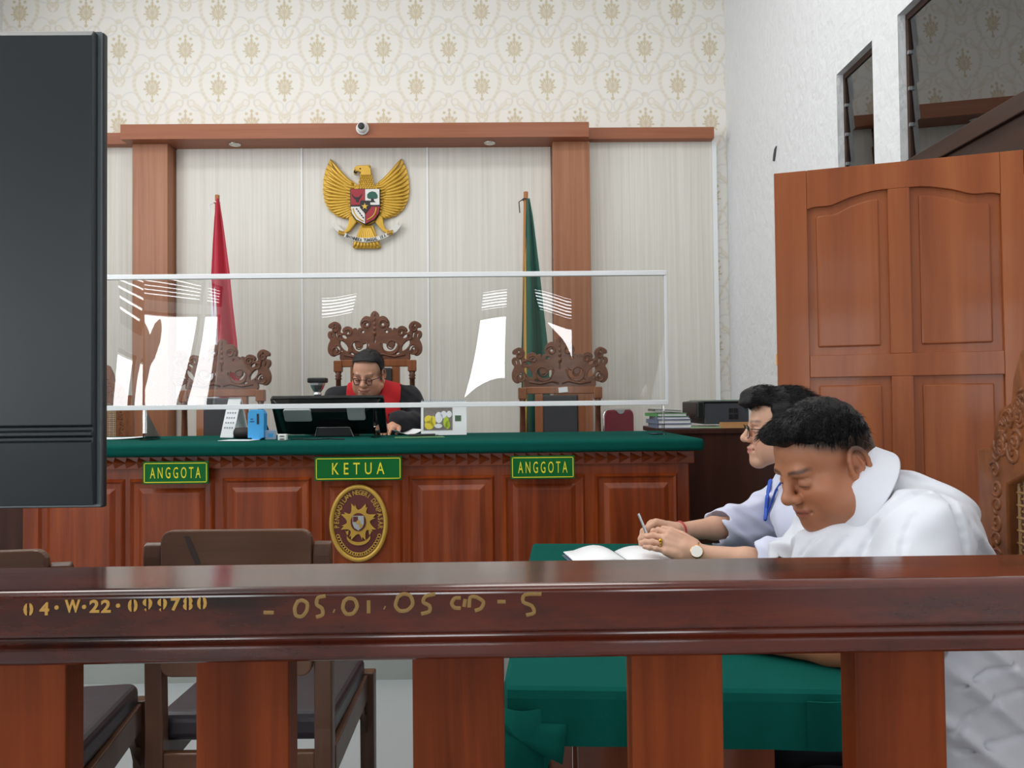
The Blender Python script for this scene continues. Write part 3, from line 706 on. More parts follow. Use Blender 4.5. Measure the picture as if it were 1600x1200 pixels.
def scrolls_mesh():
    mb = MB()
    for s in (-1, 1):
        for cx, cz, r0, r1, a0, tr in ((0.105, 0.085, 0.062, 0.014, 2.6, 1.5), (0.052, 0.222, 0.030, 0.010, 0.3, 1.3), (0.245, 0.060, 0.036, 0.010, 1.8, 1.4), (0.165, 0.170, 0.024, 0.008, 0.5, 1.3), (0.250, 0.195, 0.022, 0.008, 2.0, 1.2), (0.215, 0.145, 0.024, 0.006, 4.0, 1.0)):
            mb.tube(spiral(cx, cz, r0, r1, a0, tr, s=s), [0.0075]*20+[0.006]*7, 6, Matrix.Translation((0, -0.014, 0)), flat=0.7)
        mb.tube([(s*0.01, -0.014, 0.02), (s*0.05, -0.016, 0.035), (s*0.12, -0.016, 0.018), (s*0.19, -0.014, 0.03)], 0.008, 6)
    for k in range(5): mb.ball((0, -0.014, 0.165+0.03*k), (0.014-0.002*k, 0.008, 0.016), 8)
    return mb.mesh('scrollwork', M_carve, True)
scroll_me = scrolls_mesh()
def judge_chair(label, X, Y, ztop, base_z=PZ, facing=0.0):
    """ztop: height of the crest tip; crest 0.304 tall"""
    t = thing('carved_armchair', label, 'chair', (X, Y, base_z), facing, 'carved armchairs behind the bench')
    zc = ztop-0.304-base_z                     # top of the frame, local
    c = place('crest', crest_me, t, local=True); c.location = (0, 0, zc)
    s = place('scrollwork', scroll_me, c, local=True)
    MB().box(-0.215, 0.215, -0.02, 0.02, zc-0.045, zc).build('top_rail', M_chair, t, local=True, bevel=0.005)
    for q in (-1, 1):
        MB().box(q*0.232-0.026, q*0.232+0.026, -0.024, 0.024, zc-0.075, zc-0.004).build('post_block', M_chair, t, local=True, bevel=0.004)
        H = zc-0.075; zs = 0.44
        prof = [(0.018, zs), (0.024, zs+0.05), (0.026, zs+0.10), (0.020, zs+(H-zs)*0.55), (0.016, H-0.05), (0.023, H-0.045), (0.016, H-0.035), (0.023, H-0.025), (0.016, H-0.016), (0.022, H)]
        MB().lathe(prof, 14, Matrix.Translation((q*0.232, 0, 0))).build('post', M_carve, t, local=True, smooth=True)
        MB().box(q*0.130-0.024, q*0.130+0.024, -0.018, 0.018, 0.44, zc-0.045).build('stile', M_chair, t, local=True, bevel=0.003)
        for yy in (0.0, -0.44): MB().box(q*0.235-0.026, q*0.235+0.026, yy-0.026, yy+0.026, 0.0, 0.44).build('leg', M_chair, t, local=True, bevel=0.004)
        if ztop > 1.7:
            mb = MB(); mb.tube([(q*0.245, 0.0, 0.66), (q*0.262, -0.2, 0.67), (q*0.262, -0.42, 0.65)], [0.022, 0.026, 0.030], 8, flat=0.7); mb.tube([(q*0.255, -0.40, 0.40), (q*0.258, -0.40, 0.65)], 0.02, 8); mb.build('armrest', M_carve, t, local=True, smooth=True)
    MB().prism(rounded(-0.107, 0.107, 0.47, zc-0.052, 0.012), -0.030, 0.016, 'Y').build('back_cushion', M_leather, t, local=True, bevel=0.008, seg=3)
    MB().box(-0.262, 0.262, -0.47, 0.03, 0.37, 0.43).build('seat_frame', M_chair, t, local=True, bevel=0.006)
    MB().box(-0.235, 0.235, -0.45, 0.0, 0.43, 0.485).build('seat_cushion', M_leather, t, local=True, bevel=0.018, seg=3)
    return t
judge_chair('tall carved wooden chair with scroll crest behind the robed judge', px_x(587, 4.85), 4.85, W(587, 487, 4.85).z)
judge_chair('empty carved black-backed chair beside the blue carton, below the red flag', px_x(350, 4.72), 4.72, W(350, 531, 4.72).z)
rc = judge_chair('empty carved black-backed chair with a white sticker, below the green flag', px_x(875, 4.72), 4.72, W(875, 527, 4.72).z)
q = W(880, 609, 4.69)
Ms = Matrix.Translation((q.x-rc.location.x, -0.024, q.z-rc.location.z)) @ Matrix.Rotation(math.radians(-5), 4, 'Y')
MB().box(-0.028, 0.028, -0.002, 0.002, -0.016, 0.016, Ms).build('sticker', M_paperw, rc, local=True)

# ------------------------------------------------------------------ carved rattan chairs
M_rattan = mat('woven_cane', C(150, 116, 74), 0.6)
M_carve2 = wood('carved_brown_wood', C(88, 48, 23), C(136, 80, 42), axis='Z', scale=16, rough=0.45, coat=0.2, stretch=0.3, bump=0.3)
def rattan_chair(label, loc, rz, group='rattan chairs'):
    t = thing('rattan_chair', label, 'chair', loc, rz, group)
    h = 1.085                                    # back stile corner height
    prof = [(0.27, h), (0.215, h+0.005), (0.205, h+0.05), (0.185, h+0.085), (0.145, h+0.10), (0.135, h+0.15), (0.11, h+0.20), (0.06, h+0.22), (0, h+0.25)]
    outer = [(0.27, 0.30)]+prof; outer = outer+[(-x, z) for x, z in reversed(outer[:-1])]
    inner = [(0.172, 0.34), (0.172, h-0.06), (0.10, h-0.03), (0, h-0.02), (-0.10, h-0.03), (-0.172, h-0.06), (-0.172, 0.34)]
    me = setmat(curve2d('back_frame', [outer, inner], 0.016, 0.005, 1, False), M_carve2); place('back_frame', me, t, local=True)
    mb = MB(); rr = random.Random(3)
    for s in (-1, 1):
        for k in range(20):
            z = 0.40+k*0.036
            mb.tube(spiral(0.205+rr.uniform(-0.006, 0.006), z, 0.020, 0.005, rr.uniform(0, 6), 1.1*(-1)**k, 12, s), 0.005, 5, Matrix.Translation((0, -0.019, 0)))
        for k in range(26):
            u = rr.uniform(0.01, 0.19); z = h+0.0+rr.uniform(0, max(0.01, 0.21-u*0.85))
            mb.tube(spiral(u, z, 0.022, 0.005, rr.uniform(0, 6), rr.choice((-1.2, 1.2)), 12, s), 0.0055, 5, Matrix.Translation((0, -0.019, 0)))
    mb.build('carving', M_carve2, t, local=True, smooth=True)
    mb = MB()
    for k in range(29): x = -0.172+k*0.344/28; mb.tube([(x, 0.002*(-1)**k, 0.34), (x, 0.002*(-1)**k, h-0.03)], 0.0032, 4)
    for k in range(56): z = 0.345+k*(h-0.385)/55; mb.tube([(-0.172, -0.002*(-1)**k, z), (0.172, -0.002*(-1)**k, z)], 0.0032, 4)
    c = mb.build('cane_panel', M_rattan, t, local=True); c['kind'] = 'stuff'
    MB().box(-0.27, 0.27, -0.50, 0.02, 0.38, 0.44).build('seat', M_carve2, t, local=True, bevel=0.008)
    for x in (-0.24, 0.24):
        for y in (-0.46, -0.005): MB().box(x-0.025, x+0.025, y-0.025, y+0.025, 0, 0.38).build('leg', M_carve2, t, local=True, bevel=0.004)
    return t
rattan_chair('carved rattan-back chair against the wall behind the black screen', (px_x(149, 5.2), 5.2, PZ), 0.0)
rattan_chair('carved rattan-back chair behind the man in white', (1.03, 1.375, 0.0), math.radians(-94))

# ------------------------------------------------------------------ red stacking chair
t = thing('folding_chair', 'red padded folding chair with a chromed rim by the back wall', 'chair', (px_x(966, 5.75), 5.75, PZ), math.radians(48))
M_red = mat('wine_red_vinyl', C(128, 24, 44), 0.5, bump=0.1, bscale=250)
zt = W(966, 641, 5.75).z-PZ
MB().prism(rounded(-0.19, 0.19, zt-0.30, zt, 0.05, 6), -0.016, 0.016, 'Y').build('back_pad', M_red, t, local=True, bevel=0.008, seg=3)
mb = MB(); pts = [(x, 0, z) for x, z in rounded(-0.195, 0.195, zt-0.6, zt+0.006, 0.055, 6)][6:21]; mb.tube([(0.195, 0, 0.4)]+pts[1:-1]+[(-0.195, 0, 0.4)], 0.008, 8); mb.build('rim', M_chrome, t, local=True, smooth=True)
mb = MB(); mb.prism([(0.055*math.cos(a), zt+0.003+0.03*math.sin(a)) for a in np.linspace(math.pi, 2*math.pi, 12)], -0.022, 0.022, 'Y'); mb.build('hand_grip', M_grey, t, local=True)
MB().box(-0.19, 0.19, -0.38, 0.0, 0.40, 0.44).build('seat', M_red, t, local=True, bevel=0.015, seg=3)
for x in (-0.19, 0.19):
    for y, dy in ((-0.36, -0.05), (-0.02, 0.06)):
        mb = MB(); mb.tube([(x, y, 0.41), (x, y+dy, 0.0)], 0.011, 8); mb.build('leg', M_chrome, t, local=True, smooth=True)

# ------------------------------------------------------------------ flags
M_pole = wood('flag_pole_wood', C(150, 96, 58), C(182, 126, 82), axis='Z', scale=12, rough=0.5, coat=0.05)
M_fred = mat('red_flag_cloth', C(176, 26, 52), 0.8, sheen=0.2, bump=0.1, bscale=120); M_fwhite = mat('white_flag_cloth', C(226, 226, 234), 0.8)
M_fgreen = mat('green_flag_cloth', C(14, 84, 68), 0.75, sheen=0.2); M_fringe = mat('gold_fringe', C(198, 160, 70), 0.6)
def draped(mb, outline, depth, folds, mi=0):
    """hanging cloth: outline rows (z, x0, x1); folds in depth"""
    nr = len(outline)-1; nu = 22
    def P(i, j):
        z, x0, x1 = outline[i]; f = j/nu; k = i/nr
        return (x0+(x1-x0)*f, depth*(0.25+k)*math.sin(f*math.pi*folds+0.6+0.5*k), z)
    mb.grid(P, nr, nu, mi=mi)
def flag(name, label, pxs, Y, cloth, white, rows, tie):
    """pxs: pole px at top / bottom; rows [(py, px0, px1)]"""
    top = W(pxs[0], pxs[1], Y); bot = Vector((W(pxs[2], 640, Y).x, Y, PZ+0.04))
    t = thing(name, label, 'flag', (bot.x, Y, PZ)); o = t.location
    mb = MB(); mb.tube([bot-o, top-o], 0.016, 12); mb.build('pole', M_pole, t, local=True, smooth=True)
    MB().lathe([(0.15, 0), (0.15, 0.03), (0.05, 0.06), (0.03, 0.12), (0.018, 0.125)], 20).build('base', M_chair, t, local=True)
    def outl(rs): return [(W((a+b)/2, y, Y).z-o.z, W(a, y, Y).x-o.x, W(b, y, Y).x-o.x) for y, a, b in rs]
    mb = MB(); draped(mb, outl(rows), 0.035, 3.2); mb.bm.transform(Matrix.Translation((0, -0.03, 0))); mb.build('cloth', cloth, t, local=True, smooth=True, thick=0.004)
    if white:
        mb = MB(); draped(mb, outl(white), 0.025, 2.2); mb.bm.transform(Matrix.Translation((0, -0.005, 0))); mb.build('white_cloth' if cloth == M_fred else 'fringe', M_fwhite if cloth == M_fred else M_fringe, t, local=True, smooth=True, thick=0.004)
    mb = MB(); q = top-o-Vector((0, 0, 0.055))
    mb.tube([q+Vector((0.022*math.cos(a), 0.022*math.sin(a), 0.004*math.sin(2*a))) for a in np.linspace(0, 6.4, 16)], 0.004, 5)
    mb.tube([q+Vector((-0.02, -0.01, 0)), q+Vector((-0.05, -0.015, -0.02)), q+Vector((-0.045, -0.015, -0.10))], 0.004, 5)
    mb.build('tie', M_fwhite if cloth == M_fred else M_black, t, local=True)
    return t
flag('national_flag', 'red and white flag hanging furled from a wooden pole', (339.5, 305, 338), 5.5, M_fred,
     [(430, 330, 345), (500, 329, 346), (560, 328, 348), (620, 328, 350), (690, 328, 352)],
     [(312, 340, 345), (340, 337, 350), (380, 334, 356), (430, 331, 363), (480, 334, 368), (535, 336, 375), (600, 337, 380), (690, 338, 384)], M_fwhite)
flag('court_flag', 'dark green gold-edged flag hanging furled from a wooden pole', (821.5, 300, 818), 5.5, M_fgreen,
     [(330, 818, 823), (430, 817, 824), (520, 816, 826), (620, 816, 828), (690, 816, 828)],
     [(312, 823, 827), (340, 822, 832), (380, 821, 837), (430, 819, 843), (480, 817, 848), (540, 815, 855), (600, 815, 858), (690, 815, 862)], M_black)

# ------------------------------------------------------------------ national emblem
ec = W(571.5, 318, 5.99)
em = thing('national_emblem', 'gold eagle emblem with a coloured shield on the pale back panel', 'emblem', (ec.x, 6.03, ec.z))
K = 6.0/1200/6.0        # metres per crop pixel (6 crop px = 1 photo px at depth 6)
def e_(cx, cy): return ((cx-552)*K, (590-cy)*K)
def layer(name, pts, y0, y1, m, parent, bev=0.003):
    q = [e_(*p) for p in pts]
    return MB().prism(q, y0, y1, 'Y').build(name, m, parent, local=True, bevel=bev, seg=2)
M_gold2 = mat('emblem_gold', C(206, 164, 62), 0.36, metal=0.35, var=0.15, vscale=25)
def bez(p0, p1, p2, n=8): return [((1-s)**2*p0[0]+2*s*(1-s)*p1[0]+s*s*p2[0], (1-s)**2*p0[1]+2*s*(1-s)*p1[1]+s*s*p2[1]) for s in [k/n for k in range(n+1)]]
for sgn in (-1, 1):
    def mx(p): return (552+sgn*(552-p[0])*-1, p[1]) if sgn < 0 else p
    S = (lambda p: p) if sgn == -1 else (lambda p: (1104-p[0], p[1]))
    base = [(218,155),(240,230),(290,300),(360,340),(430,370),(470,410),(480,520),(440,640),(410,715),(340,725),(270,700),(200,640),(160,560),(145,460),(150,350),(170,260)]
    wg = layer('wing', [S(p) for p in base], -0.020, 0.0, M_gold2, em)
    tips = [(216,160),(196,205),(178,250),(164,300),(154,350),(147,400),(145,445),(147,490),(153,530),(163,568),(178,602),(200,632),(224,658),(254,682),(288,702),(322,716),(356,724),(392,720)]
    roots = [(432,400+i*17.0) for i in range(18)]
    for i, (tp, rt) in enumerate(zip(tips, roots)):
        ctrl = ((tp[0]*0.45+rt[0]*0.55)-10, max(tp[1], rt[1])*0.55+min(tp[1], rt[1])*0.45+35-i*1.0)
        path = [Vector((e_(*S(p))[0], -0.022-0.006*math.sin(k/10*math.pi), e_(*S(p))[1])) for k, p in enumerate(bez(rt, ctrl, tp, 10))]
        mb = MB(); mb.tube(path, [0.010, 0.013, 0.014, 0.0145, 0.015, 0.015, 0.015, 0.0145, 0.013, 0.009, 0.002], 6, flat=0.8, updir=(0, 1, 0)); mb.build('feather', M_gold2, wg, local=True, smooth=True)
    for i in range(9):                                    # short covert feathers
        a = (470-i*4, 430+i*26); b_ = (335+i*8, 395+i*34)
        path = [Vector((e_(*S(p))[0], -0.034, e_(*S(p))[1])) for p in bez(a, ((a[0]+b_[0])/2, max(a[1], b_[1])+14), b_, 6)]
        mb = MB(); mb.tube(path, [0.009, 0.011, 0.012, 0.012, 0.011, 0.008, 0.002], 6, flat=0.8, updir=(0, 1, 0)); mb.build('covert_feather', M_gold2, wg, local=True, smooth=True)
    leg = [(430,700),(470,760),(440,800),(400,850),(350,880),(310,884),(300,860),(340,840),(370,830),(385,780),(395,715)]
    layer('leg', [S(p) for p in leg], -0.045, -0.01, M_gold2, em, 0.008)
    mb = MB()
    for k in range(4):
        q = S((305+k*14, 866+k*4)); x, z = e_(*q); mb.tube([(x, -0.05, z+0.016), (x, -0.062, z), (x, -0.052, z-0.020)], [0.006, 0.006, 0.003], 6)
    mb.build('talons', M_gold2, em, local=True, smooth=True)
layer('body', [(470,420),(492,390),(500,330),(515,285),(600,285),(612,340),(622,400),(640,420),(690,470),(680,640),(640,760),(552,800),(460,760),(425,640),(415,470)], -0.05, 0.0, M_gold2, em, 0.015)
hd = layer('head', [(445,268),(452,252),(480,236),(545,234),(602,232),(588,246),(604,275),(608,330),(500,330),(512,300),(500,296)], -0.062, -0.01, M_gold2, em, 0.010)
layer('beak', [(445,268),(470,252),(500,262),(512,280),(494,290),(470,286),(446,296),(452,312),(480,318),(448,316),(440,290)], -0.058, -0.025, mat('pale_gold', C(222, 190, 110), 0.4), hd, 0.003)
x, z = e_(506, 268); MB().ball((x, -0.064, z), 0.006, 8).build('eye', M_black, hd, local=True)
mb = MB()
for r in range(8):                                        # neck and breast scales
    for c_ in range(7):
        cx = 555+(c_-3)*(15+r*1.3)+(r % 2)*8; cy = 318+r*18
        x, z = e_(cx, cy); mb.ball((x, -0.052, z), (0.0075, 0.006, 0.010), 6)
sc_ = mb.build('scales', M_gold2, em, local=True, smooth=True); sc_['kind'] = 'stuff'
tail = layer('tail', [(500,790),(615,790),(640,860),(690,1000),(650,1010),(440,1010),(425,1000),(470,870)], -0.030, 0.0, M_gold2, em, 0.006)
for k in range(8):
    a = (520+k*9.5, 800); b_ = (430+k*35.5, 1008+(6 if 0 < k < 7 else -6))
    path = [Vector((e_(*p)[0], -0.034, e_(*p)[1])) for p in bez(a, ((a[0]*0.6+b_[0]*0.4), 910), b_, 6)]
    mb = MB(); mb.tube(path, [0.008, 0.010, 0.012, 0.014, 0.016, 0.016, 0.004], 6, flat=0.7, updir=(0, 1, 0)); mb.build('tail_feather', M_gold2, tail, local=True, smooth=True)
shd = layer('shield', [(412,458),(690,458),(692,620),(680,690),(640,750),(552,796),(464,750),(424,690),(412,620)], -0.066, -0.03, M_black, em, 0.002)
M_sred, M_swhite, M_sgreen = mat('shield_red', C(158, 34, 48), 0.5), mat('shield_white', C(226, 224, 218), 0.5), mat('shield_green', C(24, 88, 70), 0.5)
layer('quarter', [(418,463),(549,463),(549,612),(418,612)], -0.069, -0.064, M_sred, shd, 0.0008)
layer('quarter', [(553,463),(686,463),(686,612),(553,612)], -0.069, -0.064, M_swhite, shd, 0.0008)
layer('quarter', [(418,628),(549,628),(549,788),(468,746),(430,690)], -0.069, -0.064, M_swhite, shd, 0.0008)
layer('quarter', [(555,628),(688,628),(676,690),(636,746),(555,788)], -0.069, -0.064, M_sred, shd, 0.0008)
layer('bull_head', [(432,505),(440,525),(462,540),(490,540),(510,525),(520,505),(522,525),(506,548),(496,560),(488,590),(478,580),(470,590),(462,562),(446,548),(428,525)], -0.072, -0.067, M_black, shd, 0.001)
layer('tree_crown', [(572,545),(572,515),(590,495),(620,485),(652,495),(668,520),(668,548),(650,556),(620,552),(590,556)], -0.073, -0.067, M_sgreen, shd, 0.001)
layer('tree_trunk', [(608,552),(632,552),(634,572),(652,588),(590,588),(606,572)], -0.072, -0.067, M_black, shd, 0.0005)
layer('inner_shield', [(506,572),(598,572),(600,640),(552,696),(504,640)], -0.074, -0.067, M_black, shd, 0.001)
st = []
for k in range(10):
    r = 34 if k % 2 == 0 else 13; a = math.pi/2+k*math.pi/5; st.append((550+r*math.cos(a), 628-r*math.sin(a)))
layer('star', st, -0.078, -0.073, mat('star_gold', C(224, 184, 72), 0.4), shd, 0.0005)
for k in range(5): layer('rice_grain', [(468+k*15, 640+k*20), (482+k*15, 650+k*20), (478+k*15, 662+k*20), (466+k*15, 652+k*20)], -0.072, -0.067, M_black, shd, 0.0)
ch = [Vector((e_(*p)[0], -0.070, e_(*p)[1])) for p in bez((655, 635), (655, 720), (570, 752), 10)]
mb = MB(); mb.tube(ch, 0.006, 6); mb.build('chain', M_gold2, shd, local=True, smooth=True)
ch = [Vector((e_(*p)[0], -0.070, e_(*p)[1])) for p in bez((440, 645), (450, 725), (535, 765), 10)]
mb = MB(); mb.tube(ch, 0.005, 6); mb.build('rice_stalk', M_gold2, shd, local=True, smooth=True)
ribt = bez((350, 862), (552, 975), (762, 862), 16); ribb = bez((345, 905), (552, 1015), (768, 905), 16)
M_rib = mat('ribbon_white', C(216, 214, 206), 0.5)
rib = layer('ribbon', ribt+ribb[::-1], -0.056, -0.040, M_rib, em, 0.002)
layer('ribbon_end', [(350,850),(300,800),(250,770),(262,800),(225,790),(270,840),(310,875),(345,890)], -0.048, -0.030, M_rib, em, 0.002)
layer('ribbon_end', [(765,850),(810,810),(860,760),(856,795),(888,800),(840,860),(800,880),(768,890)], -0.048, -0.030, M_rib, em, 0.002)
mb = MB(); word = 'BHINNEKA TUNGGAL IKA'
mid = bez((352, 884), (552, 995), (760, 884), 200)
for i, chh in enumerate(word):
    if chh == ' ': continue
    s = 0.07+0.86*i/(len(word)-1); p = mid[int(s*200)]; p2 = mid[min(200, int(s*200)+3)]; p0 = mid[max(0, int(s*200)-3)]
    ang = math.atan2(-(p2[1]-p0[1]), p2[0]-p0[0]); me = fit(text_mesh(chh, 0.03, 1, 0.0008, 1, 0.001), 0.015 if chh != 'I' else 0.005, 0.026)
    x, z = e_(*p); me.transform(Matrix.Translation((x, -0.0572, z)) @ Matrix.Rotation(-ang, 4, 'Y')); mb.bm.from_mesh(me); bpy.data.meshes.remove(me)
mb.build('lettering', M_black, rib, local=True)

# ------------------------------------------------------------------ corner desk with printer and files
M_desk = wood('dark_desk_wood', C(52, 28, 22), C(74, 42, 32), axis='Z', scale=8, rough=0.4, coat=0.2)
DX0, DX1, DY0, DY1, DZ = 0.93, 1.81, 4.42, 5.05, 1.035
dk = thing('corner_desk', 'dark brown desk standing in the corner by the right wall', 'desk', (1.4, 4.7, PZ))
MB().box(DX0, DX1, DY0, DY1, DZ-0.03, DZ).build('desktop', M_desk, dk, bevel=0.004)
MB().box(DX0+0.02, DX1-0.01, DY0+0.015, DY0+0.035, PZ, DZ-0.03).build('front_panel', M_desk, dk)
for x in (DX0+0.02, DX1-0.04): MB().box(x, x+0.03, DY0+0.035, DY1-0.02, PZ, DZ-0.03).build('side_panel', M_desk, dk)
M_printer = mat('printer_casing', C(60, 64, 72), 0.45)
def dpx(px, Y): return Vector((px_x(px, Y), Y, DZ+0.001))
p = dpx(1121, 4.66)
t = thing('printer', 'dark grey office printer on the corner desk', 'printer', p+Vector((0, 0, 0.02)))
pw = 78/1200*4.6/2
MB().box(-pw+0.035, pw, -0.14, 0.22, 0, 0.125).build('casing', M_printer, t, local=True, bevel=0.006)
MB().box(-pw-0.012, -pw+0.035, -0.15, 0.22, 0.035, 0.135).build('ink_tank', M_black, t, local=True, bevel=0.010, seg=3)
MB().box(-pw+0.015, pw+0.004, -0.145, 0.22, 0.125, 0.137).build('lid', M_black, t, local=True, bevel=0.004)
for k in range(4): MB().box(0.03+(k % 2)*0.03, 0.055+(k % 2)*0.03, -0.143, -0.139, 0.03+(k//2)*0.035, 0.058+(k//2)*0.035).build('vent', M_black, t, local=True)
t2 = MB().box(-pw+0.02, pw+0.02, -0.12, 0.18, 0.0, 0.004)
tag(t2.build('folder', M_fold, at=p+Vector((0.01, 0.02, 0.02+0.1385)), local=True), 'thin green folder lying on top of the printer', 'folder')
M_bookblue = mat('slate_blue_cover', C(104, 116, 140), 0.5); M_bookbrown = mat('brown_cover', C(120, 84, 70), 0.5); M_leafgreen = mat('leaf_green_cover', C(86, 146, 84), 0.5); M_greyfile = mat('grey_file', C(96, 100, 92), 0.5)
def file_(label, px, Y, w, d, h, z, rz, m, name='file_binder', tilt=0.0):
    t = thing(name, label, 'folder', dpx(px, Y)+Vector((0, 0, z)), rz)
    M = Matrix.Rotation(tilt, 4, 'Y')
    MB().box(-w/2, w/2, -d/2, d/2, 0, 0.003, M).build('cover', m, t, local=True); MB().box(-w/2, w/2, -d/2, d/2, h-0.003, h, M).build('cover', m, t, local=True)
    MB().box(-w/2+0.006, w/2-0.004, -d/2+0.005, d/2-0.005, 0.0032, h-0.0032, M).build('pages', M_paperw, t, local=True)
    MB().box(-w/2-0.002, -w/2+0.005, -d/2, d/2, 0, h, M).build('spine', m, t, local=True); return t
file_('slate-blue file at the bottom of the pile beside the printer', 1046, 4.62, 0.20, 0.28, 0.026, 0.0, 0.0, M_bookblue)
file_('slate-blue file in the middle of the pile beside the printer', 1044, 4.62, 0.20, 0.28, 0.024, 0.0265, 0.05, M_bookblue)
file_('slate-blue file under the green one in the pile beside the printer', 1045, 4.62, 0.19, 0.27, 0.018, 0.051, -0.04, M_bookblue)
file_('bright green file lying on the pile beside the printer', 1040, 4.62, 0.18, 0.26, 0.020, 0.0695, 0.08, M_leafgreen)
file_('grey file slanting on top of the pile beside the printer', 1038, 4.62, 0.16, 0.24, 0.014, 0.0945, -0.05, M_greyfile, tilt=0.06)
tag(MB().box(-0.07, 0.07, -0.10, 0.10, 0, 0.002, Matrix.Rotation(0.06, 4, 'Y')).build('paper_sheet', M_paperw, at=dpx(1040, 4.62)+Vector((0, 0, 0.115)), local=True), 'white sheet on top of the grey file', 'paper')
sh2 = MB().box(-0.10, 0.10, -0.10, 0.12, 0, 0.006)
tag(sh2.build('notepad', mat('pale_green_pad', C(170, 196, 160), 0.6), at=dpx(1100, 4.56), local=True), 'pale green notepad sticking out from under the printer', 'notepad')
t = thing('wooden_tray', 'small light wooden tray on the desk edge below the printer', 'tray', dpx(1152, 4.435+0.005))
M_pine = wood('pine', C(186, 134, 84), C(206, 158, 106), axis='X', scale=10, rough=0.5)
for q in ((-0.085, 0.085, -0.018, -0.010, 0.006, 0.032), (-0.085, 0.085, 0.052, 0.060, 0.006, 0.032), (-0.085, -0.075, -0.010, 0.052, 0.006, 0.032), (0.075, 0.085, -0.010, 0.052, 0.006, 0.032)): MB().box(*q).build('side', M_pine, t, local=True)
MB().box(-0.085, 0.085, -0.018, 0.06, 0, 0.006).build('bottom', M_pine, t, local=True)
# dark cabinet past the left end of the bench
cb = thing('side_cabinet', 'dark brown cabinet beyond the left end of the bench', 'cabinet', (-2.75, 4.2, PZ))
MB().box(-3.3, -2.25, 3.9, 4.5, PZ, 0.95).build('body', M_desk, cb, bevel=0.005)
for a, b_ in ((-3.27, -2.79), (-2.76, -2.28)): MB().box(a, b_, 3.885, 3.9, PZ+0.05, 0.92).build('door', M_desk, cb, bevel=0.003)
# ------------------------------------------------------------------ open door leaf
M_door = wood('door_orange_brown', C(124, 62, 30), C(156, 88, 46), C(140, 74, 37), axis='Z', scale=7, rough=0.42, coat=0.12, stretch=0.05, bump=0.12)
A, B = Vector((1.035, 2.86, 0)), Vector((1.80, 2.60, 0)); DL = (B-A).length; DA = math.atan2(B.y-A.y, B.x-A.x)
door = struct(bpy.data.objects.new('door_1', None)); COL.objects.link(door); door.location = A; door.rotation_euler = (0, 0, DA)
DT = 2.045; TH = 0.036
st_w = 0.098
def dbox(nm, x0, x1, z0, z1, y0=-TH/2, y1=TH/2): return MB().box(x0, x1, y0, y1, z0, z1).build(nm, M_door, door, local=True, bevel=0.002)
def dX(px, py=500):                                   # local x on the leaf under a photo column
    d = _f*F_PX + _r*(px-800) - _u*(py-600); n = Vector((-(B-A).y, (B-A).x, 0)); s = (A-CAM).dot(n)/d.dot(n); q = CAM+d*s; return (q-A).dot((B-A).normalized()), q.z
xs = [0.0, dX(1264)[0], dX(1390)[0], dX(1424)[0], dX(1566)[0], DL]
zM1, zM0 = dX(1390, 553)[1], dX(1390, 588)[1]
za, zb_ = dX(1275, 328)[1], dX(1390, 297)[1]
dbox('stile', xs[0], xs[1]-0.0008, 0.008, DT); dbox('stile', xs[4]+0.0008, xs[5], 0.008, DT)
dbox('mullion', xs[2], xs[3], 0.20, zM0); dbox('mullion', xs[2], xs[3], zM1, zb_); dbox('mid_rail', xs[1], xs[4], zM0, zM1); dbox('bottom_rail', xs[1], xs[4], 0.008, 0.20)
# arched top rail: straight on top, waved below
mb = MB(); n = 16; low = []
def arch(f): return za+(zb_-za)*(0.5-0.5*math.cos(math.pi*min(1, f*1.05)))+0.007*math.sin(f*14)*max(0, 1-f*1.6)
for k in range(n+1): low.append((xs[1]+(xs[2]-xs[1])*k/n, arch(k/n)))
for k in range(n+1): low.append((xs[3]+(xs[4]-xs[3])*k/n, arch(1-k/n)))
mb.prism(low+[(xs[4], DT), (xs[1], DT)], -TH/2, TH/2, 'Y'); mb.build('top_rail', M_door, door, local=True, bevel=0.002)
def dpanel(x0, x1, z0, top):
    """recessed panel with raised field; top(f) gives its upper edge"""
    MB().prism([(x0-0.002, z0-0.004), (x1+0.002, z0-0.004)]+[(x1-(x1-x0)*k/n, top(1-k/n)+0.004) for k in range(n+1)], -0.003, 0.006, 'Y').build('panel', M_door, door, local=True)
    m = 0.030
    f = MB().prism([(x0+m, z0+m), (x1-m, z0+m)]+[(x1-m-(x1-x0-2*m)*k/n, top(1-k/n)-m) for k in range(n+1)], -0.010, 0.004, 'Y'); f.build('raised_field', M_door, door, local=True, bevel=0.006)
dpanel(xs[1], xs[2], zM1, arch); dpanel(xs[3], xs[4], zM1, lambda f: arch(1-f))
dpanel(xs[1], xs[2], 0.20, lambda f: zM0); dpanel(xs[3], xs[4], 0.20, lambda f: zM0)
z = dX(1217, 562)[1]; MB().box(-0.004, 0.004, -0.010, 0.012, z-0.02, z+0.02).build('latch_plate', mat('brass_plate', C(214, 150, 70), 0.4, metal=0.5), door, local=True)

